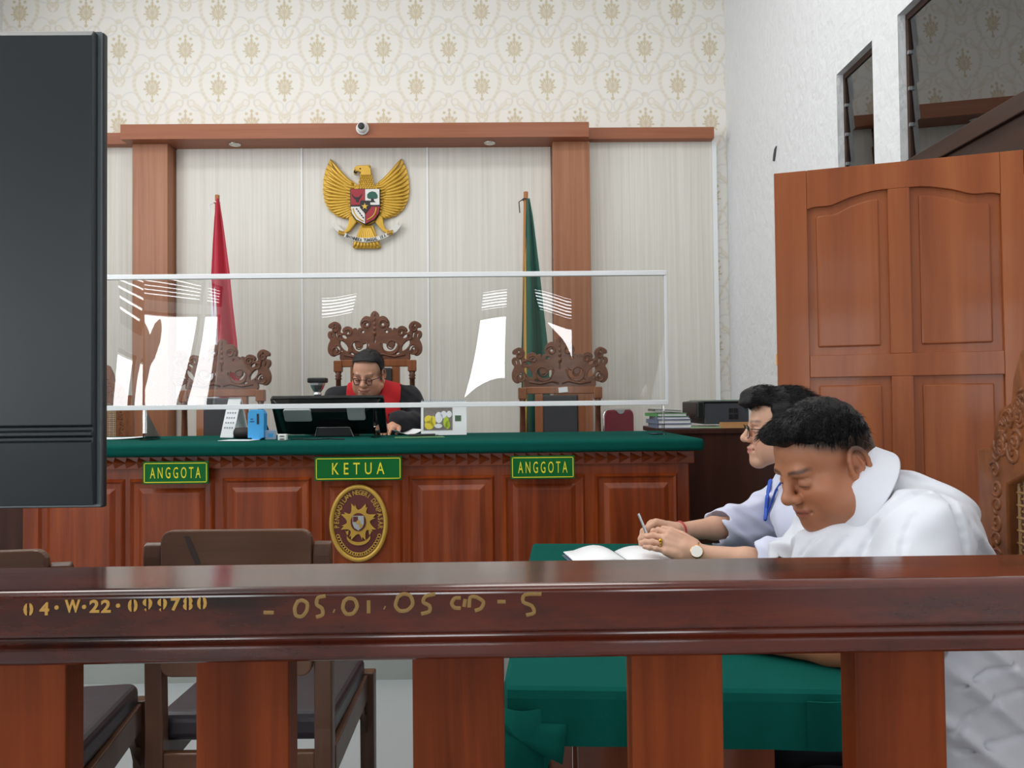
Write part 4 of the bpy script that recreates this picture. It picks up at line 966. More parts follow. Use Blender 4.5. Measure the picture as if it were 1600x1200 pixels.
# ------------------------------------------------------------------ gallery rail in the foreground
M_rail = wood('rail_red_brown', C(58, 18, 9), C(104, 38, 18), C(80, 27, 13), axis='X', scale=10, rough=0.17, spec=0.5, coat=0.45, bump=0.25, wear=C(26, 14, 11), wear_amt=0.9, stretch=0.05)
M_post = wood('post_red_brown', C(74, 30, 11), C(138, 64, 26), C(104, 44, 17), axis='Z', scale=8, rough=0.42, coat=0.0, spec=0.16, bump=0.2, wear=C(150, 98, 56), wear_amt=-0.1, stretch=0.05)
rail = thing('gallery_rail', 'red-brown wooden gallery rail with broad posts across the foreground', 'railing', (0, 0.92, 0))
RT, RB = 1.0, 0.915
prof = [(0.845, RT-0.006), (0.851, RT), (0.972, RT), (0.978, RT-0.006), (0.978, RT-0.056), (0.966, RT-0.062), (0.964, RB), (0.862, RB), (0.857, RB+0.004), (0.855, RB+0.018), (0.861, RB+0.024), (0.861, RB+0.030), (0.845, RT-0.050)]
MB().prism(prof, -1.35, 1.45, 'X').build('handrail', M_rail, rail, bevel=0.003, seg=3)
PW = 0.106
xL = [px_x(v, 0.895) for v in (-33, 308, 641, 981, 1330, 1672)]
for x in [xL[0]-0.25]+xL:
    MB().box(x, x+PW, 0.895, 0.935, 0.06, RB).build('post', M_post, rail, bevel=0.002)
MB().prism([(0.86, 0.0), (0.97, 0.0), (0.97, 0.05), (0.95, 0.06), (0.88, 0.06), (0.86, 0.05)], -1.35, 1.45, 'X').build('bottom_rail', M_rail, rail, bevel=0.002)
M_stencil = mat('ochre_paint', C(176, 134, 58), 0.6, var=0.15, vscale=90)
M_brush = mat('faded_ochre_paint', C(132, 102, 50), 0.6, var=0.25, vscale=120)
def on_rail(px, py): q = W(px, py, 0.845); return q.x, q.z
mb = MB()
glyphs = [('0', 45, 952), ('4', 70, 951), ('.', 89, 949), ('W', 114, 947), ('.', 132, 948), ('2', 148, 947), ('2', 166, 947), ('.', 185, 946), ('0', 208, 946), ('9', 231, 945), ('9', 254, 945), ('7', 275, 944), ('8', 294, 943), ('0', 316, 942)]
for g, px, py in glyphs:
    x, z = on_rail(px, py); w = {'W': 0.0165, '.': 0.0045}.get(g, 0.0105); h = 0.0042 if g == '.' else 0.0140
    if g == '.': mb.prism([(x+0.0024*math.cos(a), z+0.0024*math.sin(a)) for a in np.linspace(0, 2*math.pi, 9)[:-1]], 0.8440, 0.8456, 'Y'); continue
    me = fit(text_mesh(g, 0.02, 1, 0.0006, 1, 0.0007), w, h); me.transform(Matrix.Translation((x, 0.8446, z)))
    if g in '0984': bmesh.ops.bisect_plane  # stencil bridges are cut below
    b2 = bmesh.new(); b2.from_mesh(me); bpy.data.meshes.remove(me)
    if g in '098':
        for s_ in (-1, 1):
            bmesh.ops.bisect_plane(b2, geom=b2.verts[:]+b2.edges[:]+b2.faces[:], plane_co=(x+s_*0.0012, 0, 0), plane_no=(1, 0, 0))
        bmesh.ops.delete(b2, geom=[f for f in b2.faces if abs(f.calc_center_median().x-x) < 0.00119], context='FACES')
    tmp = bpy.data.meshes.new('glyph'); b2.to_mesh(tmp); b2.free(); mb.bm.from_mesh(tmp); bpy.data.meshes.remove(tmp)
mb.build('stencilled_number', M_stencil, rail)
# hand-brushed number: strokes in photo pixels
S = [[(466,938),(460,950),(462,962),(472,964),(480,954),(481,942),(472,937),(465,940)], [(509,931),(496,933),(494,945),(504,950),(505,961),(494,964)], [(521,954),(523,955)],
     [(538,938),(535,950),(541,960),(552,959),(559,948),(555,936),(544,934),(537,940)], [(576,938),(576,958)], [(600,949),(602,950)],
     [(622,932),(617,946),(624,955),(637,954),(646,944),(642,930),(630,927),(620,934)], [(680,928),(664,931),(660,941),(672,946),(672,956),(658,959)],
     [(720,934),(710,934),(705,943),(710,950),(720,950)], [(727,936),(725,948)], [(733,949),(734,932),(744,932),(757,940),(752,951),(742,954)],
     [(777,940),(790,940)], [(846,928),(818,928),(816,941),(832,946),(836,958),(822,961)], [(412,957),(428,957)]]
mb = MB()
for st in S:
    pts = [Vector((on_rail(a, b)[0], 0.8448, on_rail(a, b)[1])) for a, b in st]
    fine = []
    for k in range(len(pts)-1):
        for j in range(3): fine.append(pts[k].lerp(pts[k+1], j/3))
    fine.append(pts[-1]); sm = [fine[0]]+[(fine[k-1]+fine[k]*2+fine[k+1])/4 for k in range(1, len(fine)-1)]+[fine[-1]]
    mb.tube(sm, 0.0023, 6, flat=0.3, updir=(0, 1, 0))
mb.build('brushed_number', M_brush, rail)['kind'] = 'stuff'

# ------------------------------------------------------------------ large screen seen from behind (left foreground)
M_tv = mat('brushed_black_casing', C(24, 32, 37), 0.36, var=0.12, vscale=3, spec=0.5)
tv = thing('television', 'large black flat television seen from behind at the left edge', 'television', (-1.25, 1.215, 0))
zt, zb = W(150, 45, 1.2).z, W(152, 790, 1.2).z; xr = W(143, 420, 1.2).x
mb = MB()
zz = [zb, zb+0.098, zb+0.100, zb+0.106, zb+0.108, zb+0.114, zb+0.116, zb+0.122, zb+0.124, zb+0.130, zb+0.132, zt-0.010, zt]
dd = [0.006, 0.0, 0.006, 0.006, 0.0, 0.0, 0.006, 0.006, 0.0, 0.0, 0.0, 0.0, 0.007]
mb.prism([(1.2+d, z) for d, z in zip(dd, zz)]+[(1.218, zt), (1.218, zb)], xr-1.235, xr, 'X'); mb.build('rear_cover', M_tv, tv, bevel=0.0015)
MB().box(xr-1.24, xr+0.005, 1.218, 1.2225, zb-0.004, zt+0.004).build('seam_frame', mat('grey_edge', C(104, 112, 116), 0.4, metal=0.4), tv)
MB().box(xr-1.242, xr+0.007, 1.2225, 1.236, zb-0.006, zt+0.006).build('bezel', M_black, tv, bevel=0.003)
MB().box(xr-1.225, xr-0.01, 1.236, 1.2365, zb+0.012, zt-0.012).build('display', M_gloss_black, tv)
MB().box(xr-0.72, xr-0.52, 1.13, 1.199, zb+0.22, zt-0.22).build('wall_bracket', M_black, tv, bevel=0.004)
MB().box(xr-0.65, xr-0.59, 1.13, 1.17, 0.05, zt-0.24).build('pole', M_black, tv, bevel=0.004)
for s_ in (-1, 1): MB().box(xr-0.62-0.03+s_*0.22, xr-0.62+0.03+s_*0.22, 1.06, 1.50, 0.0, 0.05).build('foot', M_black, tv, bevel=0.005)
MB().box(xr-0.9, xr-0.34, 1.12, 1.18, 0.01, 0.05).build('cross_foot', M_black, tv)

# ------------------------------------------------------------------ visitors' chairs
M_vchair = wood('dull_brown_wood', C(64, 41, 30), C(94, 64, 48), axis='Z', scale=9, rough=0.42, coat=0.15, wear=C(40, 28, 26), wear_amt=0.0)
M_vchairX = wood('dull_brown_board', C(80, 52, 38), C(110, 76, 56), axis='X', scale=7, rough=0.42, coat=0.2, wear=C(36, 26, 26), wear_amt=0.1)
M_vinyl = mat('dark_vinyl', C(40, 34, 42), 0.36, bump=0.25, bscale=40)
def visitor_chair(label, X, Y, rz, ztop):
    t = thing('visitor_chair', label, 'chair', (X, Y, 0), rz, 'wooden chairs behind the rail')
    for s_ in (-1, 1):
        x = s_*0.196
        MB().prism([(-0.035, 0), (0.0, 0), (0.004, 0.45), (-0.012, ztop-0.045), (-0.022, ztop-0.028), (-0.036, ztop-0.035), (-0.040, ztop-0.06), (-0.030, 0.45)], x-0.021, x+0.021, 'X').build('leg', M_vchair, t, local=True, bevel=0.004)
        MB().prism([(0.395, 0), (0.43, 0), (0.435, 0.43), (0.39, 0.43)], s_*0.215-0.02, s_*0.215+0.02, 'X').build('leg', M_vchair, t, local=True, bevel=0.004)
        MB().prism([(0.0, 0.33), (0.395, 0.355), (0.395, 0.425), (0.0, 0.40)], s_*0.205-0.014, s_*0.205+0.014, 'X').build('side_rail', M_vchair, t, local=True, bevel=0.003)
        MB().prism([(0.30, 0.355), (0.345, 0.355), (0.392, 0.26), (0.392, 0.31)], s_*0.208-0.008, s_*0.208+0.008, 'X').build('brace', M_vchair, t, local=True)
    MB().box(-0.175, 0.175, -0.028, -0.004, 0.33, 0.395).build('rear_rail', M_vchairX, t, local=True, bevel=0.003)
    MB().box(-0.195, 0.195, 0.40, 0.424, 0.35, 0.42).build('front_rail', M_vchairX, t, local=True, bevel=0.003)
    MB().box(-0.20, 0.20, 0.18, 0.20, 0.20, 0.23).build('stretcher', M_vchairX, t, local=True, bevel=0.003)
    mb = MB(); o2 = rounded(-0.174, 0.174, ztop-0.335, ztop, 0.025, 5)
    mb.prism(o2, -0.045, -0.022, 'Y'); b_ = mb.build('backrest', M_vchairX, t, local=True, bevel=0.004)
    mb = MB(); q = rounded(-0.21, 0.21, 0.005, 0.415, 0.03, 4); mb.prism(q, 0.405, 0.475, 'Z'); mb.build('seat_cushion', M_vinyl, t, local=True, bevel=0.022, seg=4)
    return t
vc = visitor_chair('brown wooden chair with a scuffed backrest in front of the court plaque', px_x(380, 1.83), 1.83, math.radians(-1), W(385, 827, 1.80).z)
zv = W(385, 827, 1.80).z
MB().prism([(-0.118, zv-0.012), (-0.106, zv-0.012), (-0.092, zv-0.045), (-0.080, zv-0.075), (-0.092, zv-0.078), (-0.106, zv-0.045)], -0.0458, -0.0445, 'Y').build('scuff_mark', mat('black_scuff', C(54, 38, 32), 0.45), vc, local=True)
visitor_chair('brown wooden chair under the television, mostly cut off by the left edge', -1.115, 1.62, math.radians(7), W(60, 862, 1.58).z)

# ------------------------------------------------------------------ counsel table with green cloth
TZ = 0.76
tb = thing('counsel_table', 'wooden table under a green cloth behind the rail', 'table', (0.33, 1.77, 0), math.radians(-4.5))
M_table = wood('table_brown', C(84, 38, 20), C(122, 60, 32), axis='Z', scale=8, rough=0.4, coat=0.2)
hx, hy = 0.27, 0.585
MB().box(-hx, hx, -hy, hy, TZ-0.03, TZ-0.004).build('tabletop', M_table, tb, local=True)
for y in (-hy+0.05, hy-0.08): MB().box(-hx+0.10, hx-0.13, y, y+0.025, 0.0, TZ-0.03).build('end_panel', M_table, tb, local=True)
MB().box(-hx+0.05, -hx+0.09, -hy+0.04, -hy+0.08, 0, TZ-0.03).build('leg', M_table, tb, local=True); MB().box(-hx+0.05, -hx+0.09, hy-0.08, hy-0.04, 0, TZ-0.03).build('leg', M_table, tb, local=True)
MB().box(-hx+0.11, -hx+0.13, -hy+0.075, hy-0.08, 0.25, TZ-0.03).build('modesty_panel', M_table, tb, local=True)
M_cloth = mat('green_table_cloth', C(11, 78, 70), 0.95, spec=0.06, var=0.10, vscale=18, sheen=0.0, bump=0.15, bscale=260)
cl = thing('table_cloth', 'green felt cloth draped over the table with a folded hanging corner', 'tablecloth', (0.33, 1.77, TZ), math.radians(-4.5))
def cloth():
    mb = MB(); e = 0.008
    X0, X1, Y0, Y1 = -hx-e, hx+e, -hy-e, hy+e
    # one surface: rows around the edge fall down in rings
    ring = []
    N = 30
    def edge(f):                                       # perimeter param 0..4
        k = int(f) % 4; s = f-int(f)
        return [(X0+(X1-X0)*s, Y0), (X1, Y0+(Y1-Y0)*s), (X1-(X1-X0)*s, Y1), (X0, Y1-(Y1-Y0)*s)][k]
    fs = [k/N for k in range(4*N)]
    drop = {}
    rows = [(0.94, 0.0, 0.0), (1.0, 0.0, 0.001), (1.0, 0.006, 0.006), (1.0, 0.008, 0.02), (1.0, 0.5, 0), (1.0, 1.0, 0)]
    V = []
    for r, (sc_, dr, _) in enumerate(rows):
        row = []
        for f in fs:
            x, y = edge(f); k = int(f) % 4
            L = {0: 0.085, 1: 0.06, 2: 0.10, 3: 0.50}[k]
            s = f-int(f)
            if k == 0 and s < 0.12: L = 0.55-(0.55-0.085)*(s/0.12)**0.5
            if k == 3 and s < 0.15: L = 0.10+0.40*s/0.15
            if r < 2: z = 0.0; off = 0
            else:
                z = -(0.004 if r == 2 else 0.015 if r == 3 else L*dr); off = 0.006 if r == 2 else 0.009
                if r >= 4: off = 0.010+0.012*abs(math.sin(f*9))*dr*(L/0.5)
            nx = {0: 0, 1: 1, 2: 0, 3: -1}[k]; ny = {0: -1, 1: 0, 2: 1, 3: 0}[k]
            row.append(mb.bm.verts.new((x*sc_+nx*off, y*sc_+ny*off, z)))
        V.append(row)
    n = len(fs)
    for r in range(len(rows)-1):
        for i in range(n): mb.bm.faces.new((V[r][i], V[r][(i+1) % n], V[r+1][(i+1) % n], V[r+1][i]))
    mb.bm.faces.new(V[0])
    return mb
cloth().build('cloth', M_cloth, cl, local=True, smooth=False, bevel=0.0, thick=0.003)
# gathered corner fold hanging at the near left corner
mb = MB()
fa, fb, fc_, fd = Vector((-hx-0.020, -hy-0.020, -0.050)), Vector((-hx+0.082, -hy-0.020, -0.052)), Vector((-hx+0.074, -hy-0.030, -0.108)), Vector((-hx-0.012, -hy-0.026, -0.062))
mb.grid(lambda i, j: (fa.lerp(fb, i/6)).lerp(fd.lerp(fc_, i/6), j/3)+Vector((0, -0.006*math.sin(i/6*math.pi)*(j/3), 0)), 6, 3)
mb.build('corner_fold', M_cloth, cl, local=True, smooth=True, thick=0.006)
mb = MB(); mb.grid(lambda i, j: (-hx-0.024+0.075*i/6+0.012*(j/8), -hy-0.010-0.020*math.sin(i/6*math.pi)-0.004*math.sin(j*0.9), -0.03-0.50*j/8), 6, 8)
mb.build('hanging_corner', M_cloth, cl, local=True, smooth=True, thick=0.004)
mb = MB(); mb.grid(lambda i, j: (0.17+0.11*i/4, -hy-0.021-0.003*(i % 2), -0.012-0.072*j/3), 4, 3); mb.build('end_fold', M_cloth, cl, local=True, thick=0.004)
# open notebook and papers
nbp = W(980, 866, 1.86)
t = thing('open_notebook', 'open notebook with white pages under the writing hands', 'notebook', (px_x(972, 2.10), 2.10, TZ+0.003), math.radians(8))
for s_ in (-1, 1):
    mb = MB(); mb.grid(lambda i, j: (s_*(0.002+0.145*i/10), -0.10+0.20*j/2, 0.006+0.030*math.sin(min(1, i/10*1.25)*math.pi*0.8)*(1.0 if s_ < 0 else 0.7)*(1-i/14)), 10, 2); mb.build('pages', M_paperw, t, local=True, smooth=True, thick=0.003)
MB().box(-0.15, 0.15, -0.105, 0.105, 0, 0.003).build('cover', M_bookblue, t, local=True)
# ------------------------------------------------------------------ implicit-surface modelling for people
class Sdf:
    """smooth-blended distance field on a grid, turned into one continuous surface (surface nets)"""
    def __init__(s, lo, hi, h):
        s.lo = np.array(lo, float); s.h = h
        s.n = np.ceil((np.array(hi, float)-s.lo)/h).astype(int)+1
        s.d = np.full(s.n, 1.0, np.float32)
    def _sub(s, lo, hi):
        a = np.maximum(0, np.floor((np.array(lo)-s.lo)/s.h).astype(int)); b = np.minimum(s.n, np.ceil((np.array(hi)-s.lo)/s.h).astype(int)+1)
        if np.any(b <= a): return None
        sl = tuple(slice(x, y) for x, y in zip(a, b))
        g = np.meshgrid(*[(np.arange(x, y)*s.h+o).astype(np.float32) for x, y, o in zip(a, b, s.lo)], indexing='ij', sparse=True)
        return sl, g
    def _mix(s, sl, p, k, sub=False):
        d = s.d[sl]; p = p.astype(np.float32)
        if sub: p = -p; h = np.clip(0.5-0.5*(d-p)/k, 0, 1); s.d[sl] = d*(1-h)+p*h+k*h*(1-h)
        else: h = np.clip(0.5+0.5*(d-p)/k, 0, 1); s.d[sl] = d*(1-h)+p*h-k*h*(1-h)
    def cone(s, a, b, ra, rb, k=0.01, sub=False):
        a = np.array(a, float); b = np.array(b, float); m = max(ra, rb)+3*k+0.02
        q = s._sub(np.minimum(a, b)-m, np.maximum(a, b)+m)
        if q is None: return s
        sl, (X, Y, Z) = q; ab = b-a; L2 = float(ab@ab)+1e-12
        t = np.clip(((X-a[0])*ab[0]+(Y-a[1])*ab[1]+(Z-a[2])*ab[2])/L2, 0, 1)
        d = np.sqrt((X-a[0]-t*ab[0])**2+(Y-a[1]-t*ab[1])**2+(Z-a[2]-t*ab[2])**2)-(ra+(rb-ra)*t)
        s._mix(sl, d, k, sub); return s
    def chain(s, pts, rs, k=0.01):
        for i in range(len(pts)-1): s.cone(pts[i], pts[i+1], rs[i], rs[i+1], k)
        return s
    def ell(s, c, r, R=None, k=0.01, sub=False):
        c = np.array(c, float); r = np.array(r, float); m = r.max()+3*k+0.02
        q = s._sub(c-m, c+m)
        if q is None: return s
        sl, (X, Y, Z) = q; x, y, z = X-c[0], Y-c[1], Z-c[2]
        if R is not None:                                # R columns: local axes in world space
            x, y, z = [R[0][i]*x+R[1][i]*y+R[2][i]*z for i in range(3)]
        k0 = np.sqrt((x/r[0])**2+(y/r[1])**2+(z/r[2])**2); k1 = np.sqrt((x/r[0]**2)**2+(y/r[1]**2)**2+(z/r[2]**2)**2)+1e-9
        s._mix(sl, k0*(k0-1)/k1, k, sub); return s
    def clip(s, fn, k=0.004):
        """keep only where fn(X,Y,Z) < 0"""
        g = np.meshgrid(*[(np.arange(n)*s.h+o).astype(np.float32) for n, o in zip(s.n, s.lo)], indexing='ij', sparse=True)
        p = np.broadcast_to(fn(*g), s.d.shape).astype(np.float32); h = np.clip(0.5-0.5*(s.d-p)/k, 0, 1)
        s.d = s.d*(1-h)+p*h+k*h*(1-h); return s
    def warp(s, fn):
        g = np.meshgrid(*[(np.arange(n)*s.h+o).astype(np.float32) for n, o in zip(s.n, s.lo)], indexing='ij', sparse=True)
        near = np.abs(s.d) < 0.04
        s.d = np.where(near, s.d+fn(*g), s.d).astype(np.float32); return s
    def mesh(s, name, material, colour=None):
        d = s.d; neg = d < 0
        cnt = np.zeros(np.array(d.shape)-1, np.int8)
        for i in (0, 1):
            for j in (0, 1):
                for k in (0, 1): cnt += neg[i:d.shape[0]-1+i, j:d.shape[1]-1+j, k:d.shape[2]-1+k]
        cells = np.argwhere((cnt > 0) & (cnt < 8)); idx = np.full(cnt.shape, -1, np.int32); idx[tuple(cells.T)] = np.arange(len(cells))
        acc = np.zeros((len(cells), 3)); w = np.zeros(len(cells)); cs = [(i, j, k) for i in (0, 1) for j in (0, 1) for k in (0, 1)]
        for p in cs:
            for ax in range(3):
                if p[ax]: continue
                q = list(p); q[ax] = 1
                da = d[tuple((cells+p).T)]; db = d[tuple((cells+q).T)]; m = (da < 0) != (db < 0)
                t = np.where(m, da/np.where(m, da-db, 1), 0); pt = np.repeat(np.array([p], float), len(cells), 0); pt[:, ax] += t
                acc += pt*m[:, None]; w += m
        V = (cells+acc/w[:, None])*s.h+s.lo
        F = []
        for ax in range(3):
            u, v = [(1, 2), (2, 0), (0, 1)][ax]
            sl0 = [slice(None)]*3; sl1 = [slice(None)]*3; sl0[ax] = slice(0, -1); sl1[ax] = slice(1, None)
            a, b = neg[tuple(sl0)], neg[tuple(sl1)]
            for flip in (False, True):
                e = np.argwhere((a & ~b) if not flip else (~a & b))
                ok = (e[:, u] > 0) & (e[:, v] > 0) & (e[:, u] < d.shape[u]-1) & (e[:, v] < d.shape[v]-1); e = e[ok]
                def c(du, dv): q = e.copy(); q[:, u] -= du; q[:, v] -= dv; return idx[tuple(q.T)]
                qd = np.stack([c(1, 1), c(0, 1), c(0, 0), c(1, 0)], 1)
                F.append(qd[:, ::-1] if flip else qd)
        F = np.concatenate(F); F = F[(F >= 0).all(1)]
        me = bpy.data.meshes.new(name); me.vertices.add(len(V)); me.vertices.foreach_set('co', V.astype(np.float32).ravel())
        me.loops.add(len(F)*4); me.loops.foreach_set('vertex_index', F.ravel().astype(np.int32))
        me.polygons.add(len(F)); me.polygons.foreach_set('loop_start', np.arange(0, len(F)*4, 4, dtype=np.int32)); me.polygons.foreach_set('loop_total', np.full(len(F), 4, np.int32))
        me.polygons.foreach_set('use_smooth', np.ones(len(F), bool)); me.materials.append(material)
        if colour is not None:
            at = me.color_attributes.new('tone', 'FLOAT_COLOR', 'POINT'); at.data.foreach_set('color', colour(V).astype(np.float32).ravel())
        me.update(calc_edges=True); me.validate()
        return me
def sstep(a, b, x): t = np.clip((x-a)/(b-a), 0, 1); return t*t*(3-2*t)

def skin_mat(name):
    m, nt, b = new_mat(name)
    a = nd(nt, 'ShaderNodeVertexColor'); a.layer_name = 'tone'
    tc = nd(nt, 'ShaderNodeTexCoord'); n = nd(nt, 'ShaderNodeTexNoise'); n.inputs['Scale'].default_value = 45; n.inputs['Detail'].default_value = 5
    nt.links.new(tc.outputs['Object'], n.inputs['Vector'])
    mr = nd(nt, 'ShaderNodeMapRange'); mr.inputs[3].default_value = 0.90; mr.inputs[4].default_value = 1.08
    nt.links.new(n.outputs['Fac'], mr.inputs[0])
    mx = nd(nt, 'ShaderNodeVectorMath', operation='SCALE'); nt.links.new(a.outputs['Color'], mx.inputs[0]); nt.links.new(mr.outputs[0], mx.inputs['Scale'])
    nt.links.new(mx.outputs[0], b.inputs['Base Color']); b.inputs['Roughness'].default_value = 0.48
    b.inputs['Subsurface Weight'].default_value = 0.12; b.inputs['Subsurface Radius'].default_value = (0.012, 0.005, 0.003); b.inputs['Subsurface Scale'].default_value = 0.5
    bp = nd(nt, 'ShaderNodeBump'); bp.inputs['Strength'].default_value = 0.06; bp.inputs['Distance'].default_value = 0.001
    n2 = nd(nt, 'ShaderNodeTexNoise'); n2.inputs['Scale'].default_value = 500; nt.links.new(tc.outputs['Object'], n2.inputs['Vector'])
    nt.links.new(n2.outputs['Fac'], bp.inputs['Height']); nt.links.new(bp.outputs[0], b.inputs['Normal'])
    return m
M_skin = skin_mat('skin')
def hair_mat(name, col):
    m, nt, b = new_mat(name)
    b.inputs['Base Color'].default_value = col; b.inputs['Roughness'].default_value = 0.42; b.inputs['Specular IOR Level'].default_value = 0.22
    tc = nd(nt, 'ShaderNodeTexCoord'); mp = nd(nt, 'ShaderNodeMapping'); mp.inputs['Scale'].default_value = (60, 320, 320)
    n = nd(nt, 'ShaderNodeTexNoise'); n.inputs['Detail'].default_value = 3; n.inputs['Scale'].default_value = 1.0
    nt.links.new(tc.outputs['Object'], mp.inputs[0]); nt.links.new(mp.outputs[0], n.inputs['Vector'])
    bp = nd(nt, 'ShaderNodeBump'); bp.inputs['Strength'].default_value = 0.7; bp.inputs['Distance'].default_value = 0.003
    nt.links.new(n.outputs['Fac'], bp.inputs['Height']); nt.links.new(bp.outputs[0], b.inputs['Normal'])
    return m
M_hair = hair_mat('black_hair', C(12, 12, 14))
M_hair2 = hair_mat('greying_hair', C(44, 43, 46))
M_shirt = mat('white_shirt_cotton', C(214, 217, 226), 0.8, spec=0.25, sheen=0.1, bump=0.08, bscale=400)
M_shirt2 = mat('bluish_white_cotton', C(206, 210, 230), 0.8, spec=0.25, sheen=0.1, bump=0.08, bscale=400)
M_robe = mat('black_robe', C(24, 24, 30), 0.75, spec=0.3, sheen=0.15)
M_bib = mat('red_robe_facing', C(206, 28, 36), 0.7, spec=0.3, sheen=0.1)
M_trouser = mat('dark_trousers', C(30, 32, 40), 0.85)
M_specs = mat('spectacle_metal', C(60, 56, 58), 0.3, metal=0.7)
M_speclens = glass_mat('spectacle_lens', (0.93, 0.93, 0.98, 1), 0.03)

class Head:
    """local frame: f forward (face), l the person's left, u up; o = midpoint between the ear canals"""
    def __init__(s, o, yaw, pitch, roll=0.0, size=1.0):
        """yaw: heading of the face in the XY plane (radians, 0 = +X), pitch: nod down"""
        s.o = np.array(o, float); s.k = size
        f = Vector((math.cos(yaw)*math.cos(pitch), math.sin(yaw)*math.cos(pitch), -math.sin(pitch)))
        l = Vector((-math.sin(yaw), math.cos(yaw), 0)); u = f.cross(l)
        if roll:
            q = Matrix.Rotation(roll, 3, f); l = q @ l; u = q @ u
        s.f, s.l, s.u = (np.array(v) for v in (f, l, u)); s.R = np.stack([s.f, s.l, s.u], 1)
    def P(s, f, l, u): return s.o+s.k*(s.f*f+s.l*l+s.u*u)
    def loc(s, V): return ((V-s.o) @ s.R)/s.k
    def add(s, S, male=True, chub=0.0, ears=True):
        K = s.k
        def el(c, r, k=0.012, sub=False): S.ell(s.P(*c), np.array(r)*K, s.R, k*K, sub)
        def cn(a, b, ra, rb, k=0.008, sub=False): S.cone(s.P(*a), s.P(*b), ra*K, rb*K, k*K, sub)
        el((-0.012, 0, 0.052), (0.092, 0.074, 0.080)); el((0.030, 0, 0.045), (0.062, 0.066, 0.070), 0.02)   # skull, forehead
        el((-0.045, 0, 0.025), (0.055, 0.062, 0.060), 0.02)
        el((0.042, 0, -0.020), (0.050, 0.062+chub*0.6, 0.060), 0.02)                                        # mid face
        for q in (-1, 1):
            el((0.058, q*0.040, -0.018), (0.030, 0.028+chub, 0.028), 0.02)                                   # cheekbone
            cn((0.005, q*(0.056+chub), -0.050), (0.072, q*0.020, -0.088), 0.022+chub, 0.020, 0.022)           # jaw
            el((0.045, q*(0.044+chub), -0.052), (0.036, 0.024+chub, 0.034), 0.022)
        el((0.080, 0, -0.088), (0.022, 0.026, 0.020), 0.018)                                                # chin
        el((0.080, 0, -0.055), (0.024, 0.034, 0.026), 0.016)                                                # mouth barrel
        cn((0.082, -0.034, 0.032), (0.082, 0.034, 0.032), 0.013, 0.013, 0.014)                              # brow ridge
        for q in (-1, 1): el((0.093, q*0.032, 0.010), (0.016, 0.019, 0.012), 0.012, True)                    # eye sockets
        for q in (-1, 1): el((0.078, q*0.032, 0.009), (0.0145, 0.0165, 0.0135), 0.004)                       # lids over the eyeball
        for q in (-1, 1): cn((0.0905, q*0.022, 0.0035), (0.0875, q*0.043, 0.005), 0.0022, 0.0022, 0.003)      # lower lid
        cn((0.090, 0, 0.026), (0.112, 0, -0.012), 0.0085, 0.0115, 0.010)                                    # nose bridge
        el((0.113, 0, -0.016), (0.0135, 0.0140, 0.0120), 0.008)
        for q in (-1, 1): el((0.102, q*0.0145, -0.020), (0.0125, 0.0085, 0.0095), 0.006); el((0.108, q*0.0075, -0.028), (0.004, 0.0035, 0.003), 0.002, True)
        cn((0.098, -0.016, -0.0460), (0.098, 0.016, -0.0460), 0.0055, 0.0055, 0.005); el((0.1025, 0, -0.0465), (0.006, 0.012, 0.005), 0.005)   # lips
        el((0.100, 0, -0.0575), (0.008, 0.016, 0.0065), 0.005)
        cn((0.108, -0.024, -0.0520), (0.108, 0.024, -0.0520), 0.0022, 0.0022, 0.003, True)                    # mouth line
        for q in (-1, 1): el((0.091, q*0.027, -0.052), (0.005, 0.004, 0.004), 0.004, True)
        cn((0.098, 0, -0.068), (0.098, 0, -0.0685), 0.004, 0.004, 0.006, True)
        if ears:
            for q in (-1, 1):
                A = np.linspace(-2.0, 3.9, 17)
                pts = [s.P(-0.012+0.0185*math.cos(a), q*(0.079+chub*0.4+0.008*max(0, -math.cos(a))), 0.004+0.0335*math.sin(a)-0.004*math.cos(a)) for a in A]
                el((-0.012, q*0.076, 0.002), (0.017, 0.008, 0.030), 0.006)
                S.chain(pts, [0.0044*K]*17, 0.003*K)
                el((-0.006, q*(0.081+chub*0.4), -0.033), (0.0085, 0.0055, 0.009), 0.005)
                el((-0.009, q*(0.088+chub*0.4), 0.006), (0.0105, 0.0085, 0.020), 0.003, True)
                el((-0.003, q*(0.084+chub*0.4), -0.004), (0.007, 0.012, 0.009), 0.003, True)
                S.chain([s.P(-0.016, q*(0.082+chub*0.4), 0.020), s.P(-0.019, q*(0.084+chub*0.4), 0.002), s.P(-0.012, q*(0.083+chub*0.4), -0.014)], [0.0032*K]*3, 0.003*K)
    def tone(s, V, base, lip, brow=0.55, fade=None, dark=(0.020, 0.014, 0.012)):
        L = s.loc(V); f, l, u = L[:, 0], np.abs(L[:, 1]), L[:, 2]
        c = np.repeat(np.array([base], float), len(V), 0)
        def mixc(m, col): c[:] = c*(1-m[:, None])+np.array(col)*m[:, None]
        headm = np.linalg.norm(L, axis=1) < 0.2
        m = np.exp(-((u+0.0515)/0.0085)**4)*(l < 0.026)*np.clip((0.030-l)/0.008, 0, 1)*(f > 0.086)*headm; mixc(m*0.75, lip)
        m = np.exp(-((u+0.0520)/0.0016)**2)*(l < 0.027)*(f > 0.082)*headm; mixc(m*0.8, np.array(lip)*0.35)
        bu = 0.0335+0.0045*np.sin(np.clip((l-0.012)/0.042, 0, 1)*2.6)
        m = np.exp(-((u-bu)/0.0042)**4)*sstep(0.010, 0.016, l)*(1-sstep(0.047, 0.057, l))*(f > 0.05)*headm; mixc(m*brow, dark)
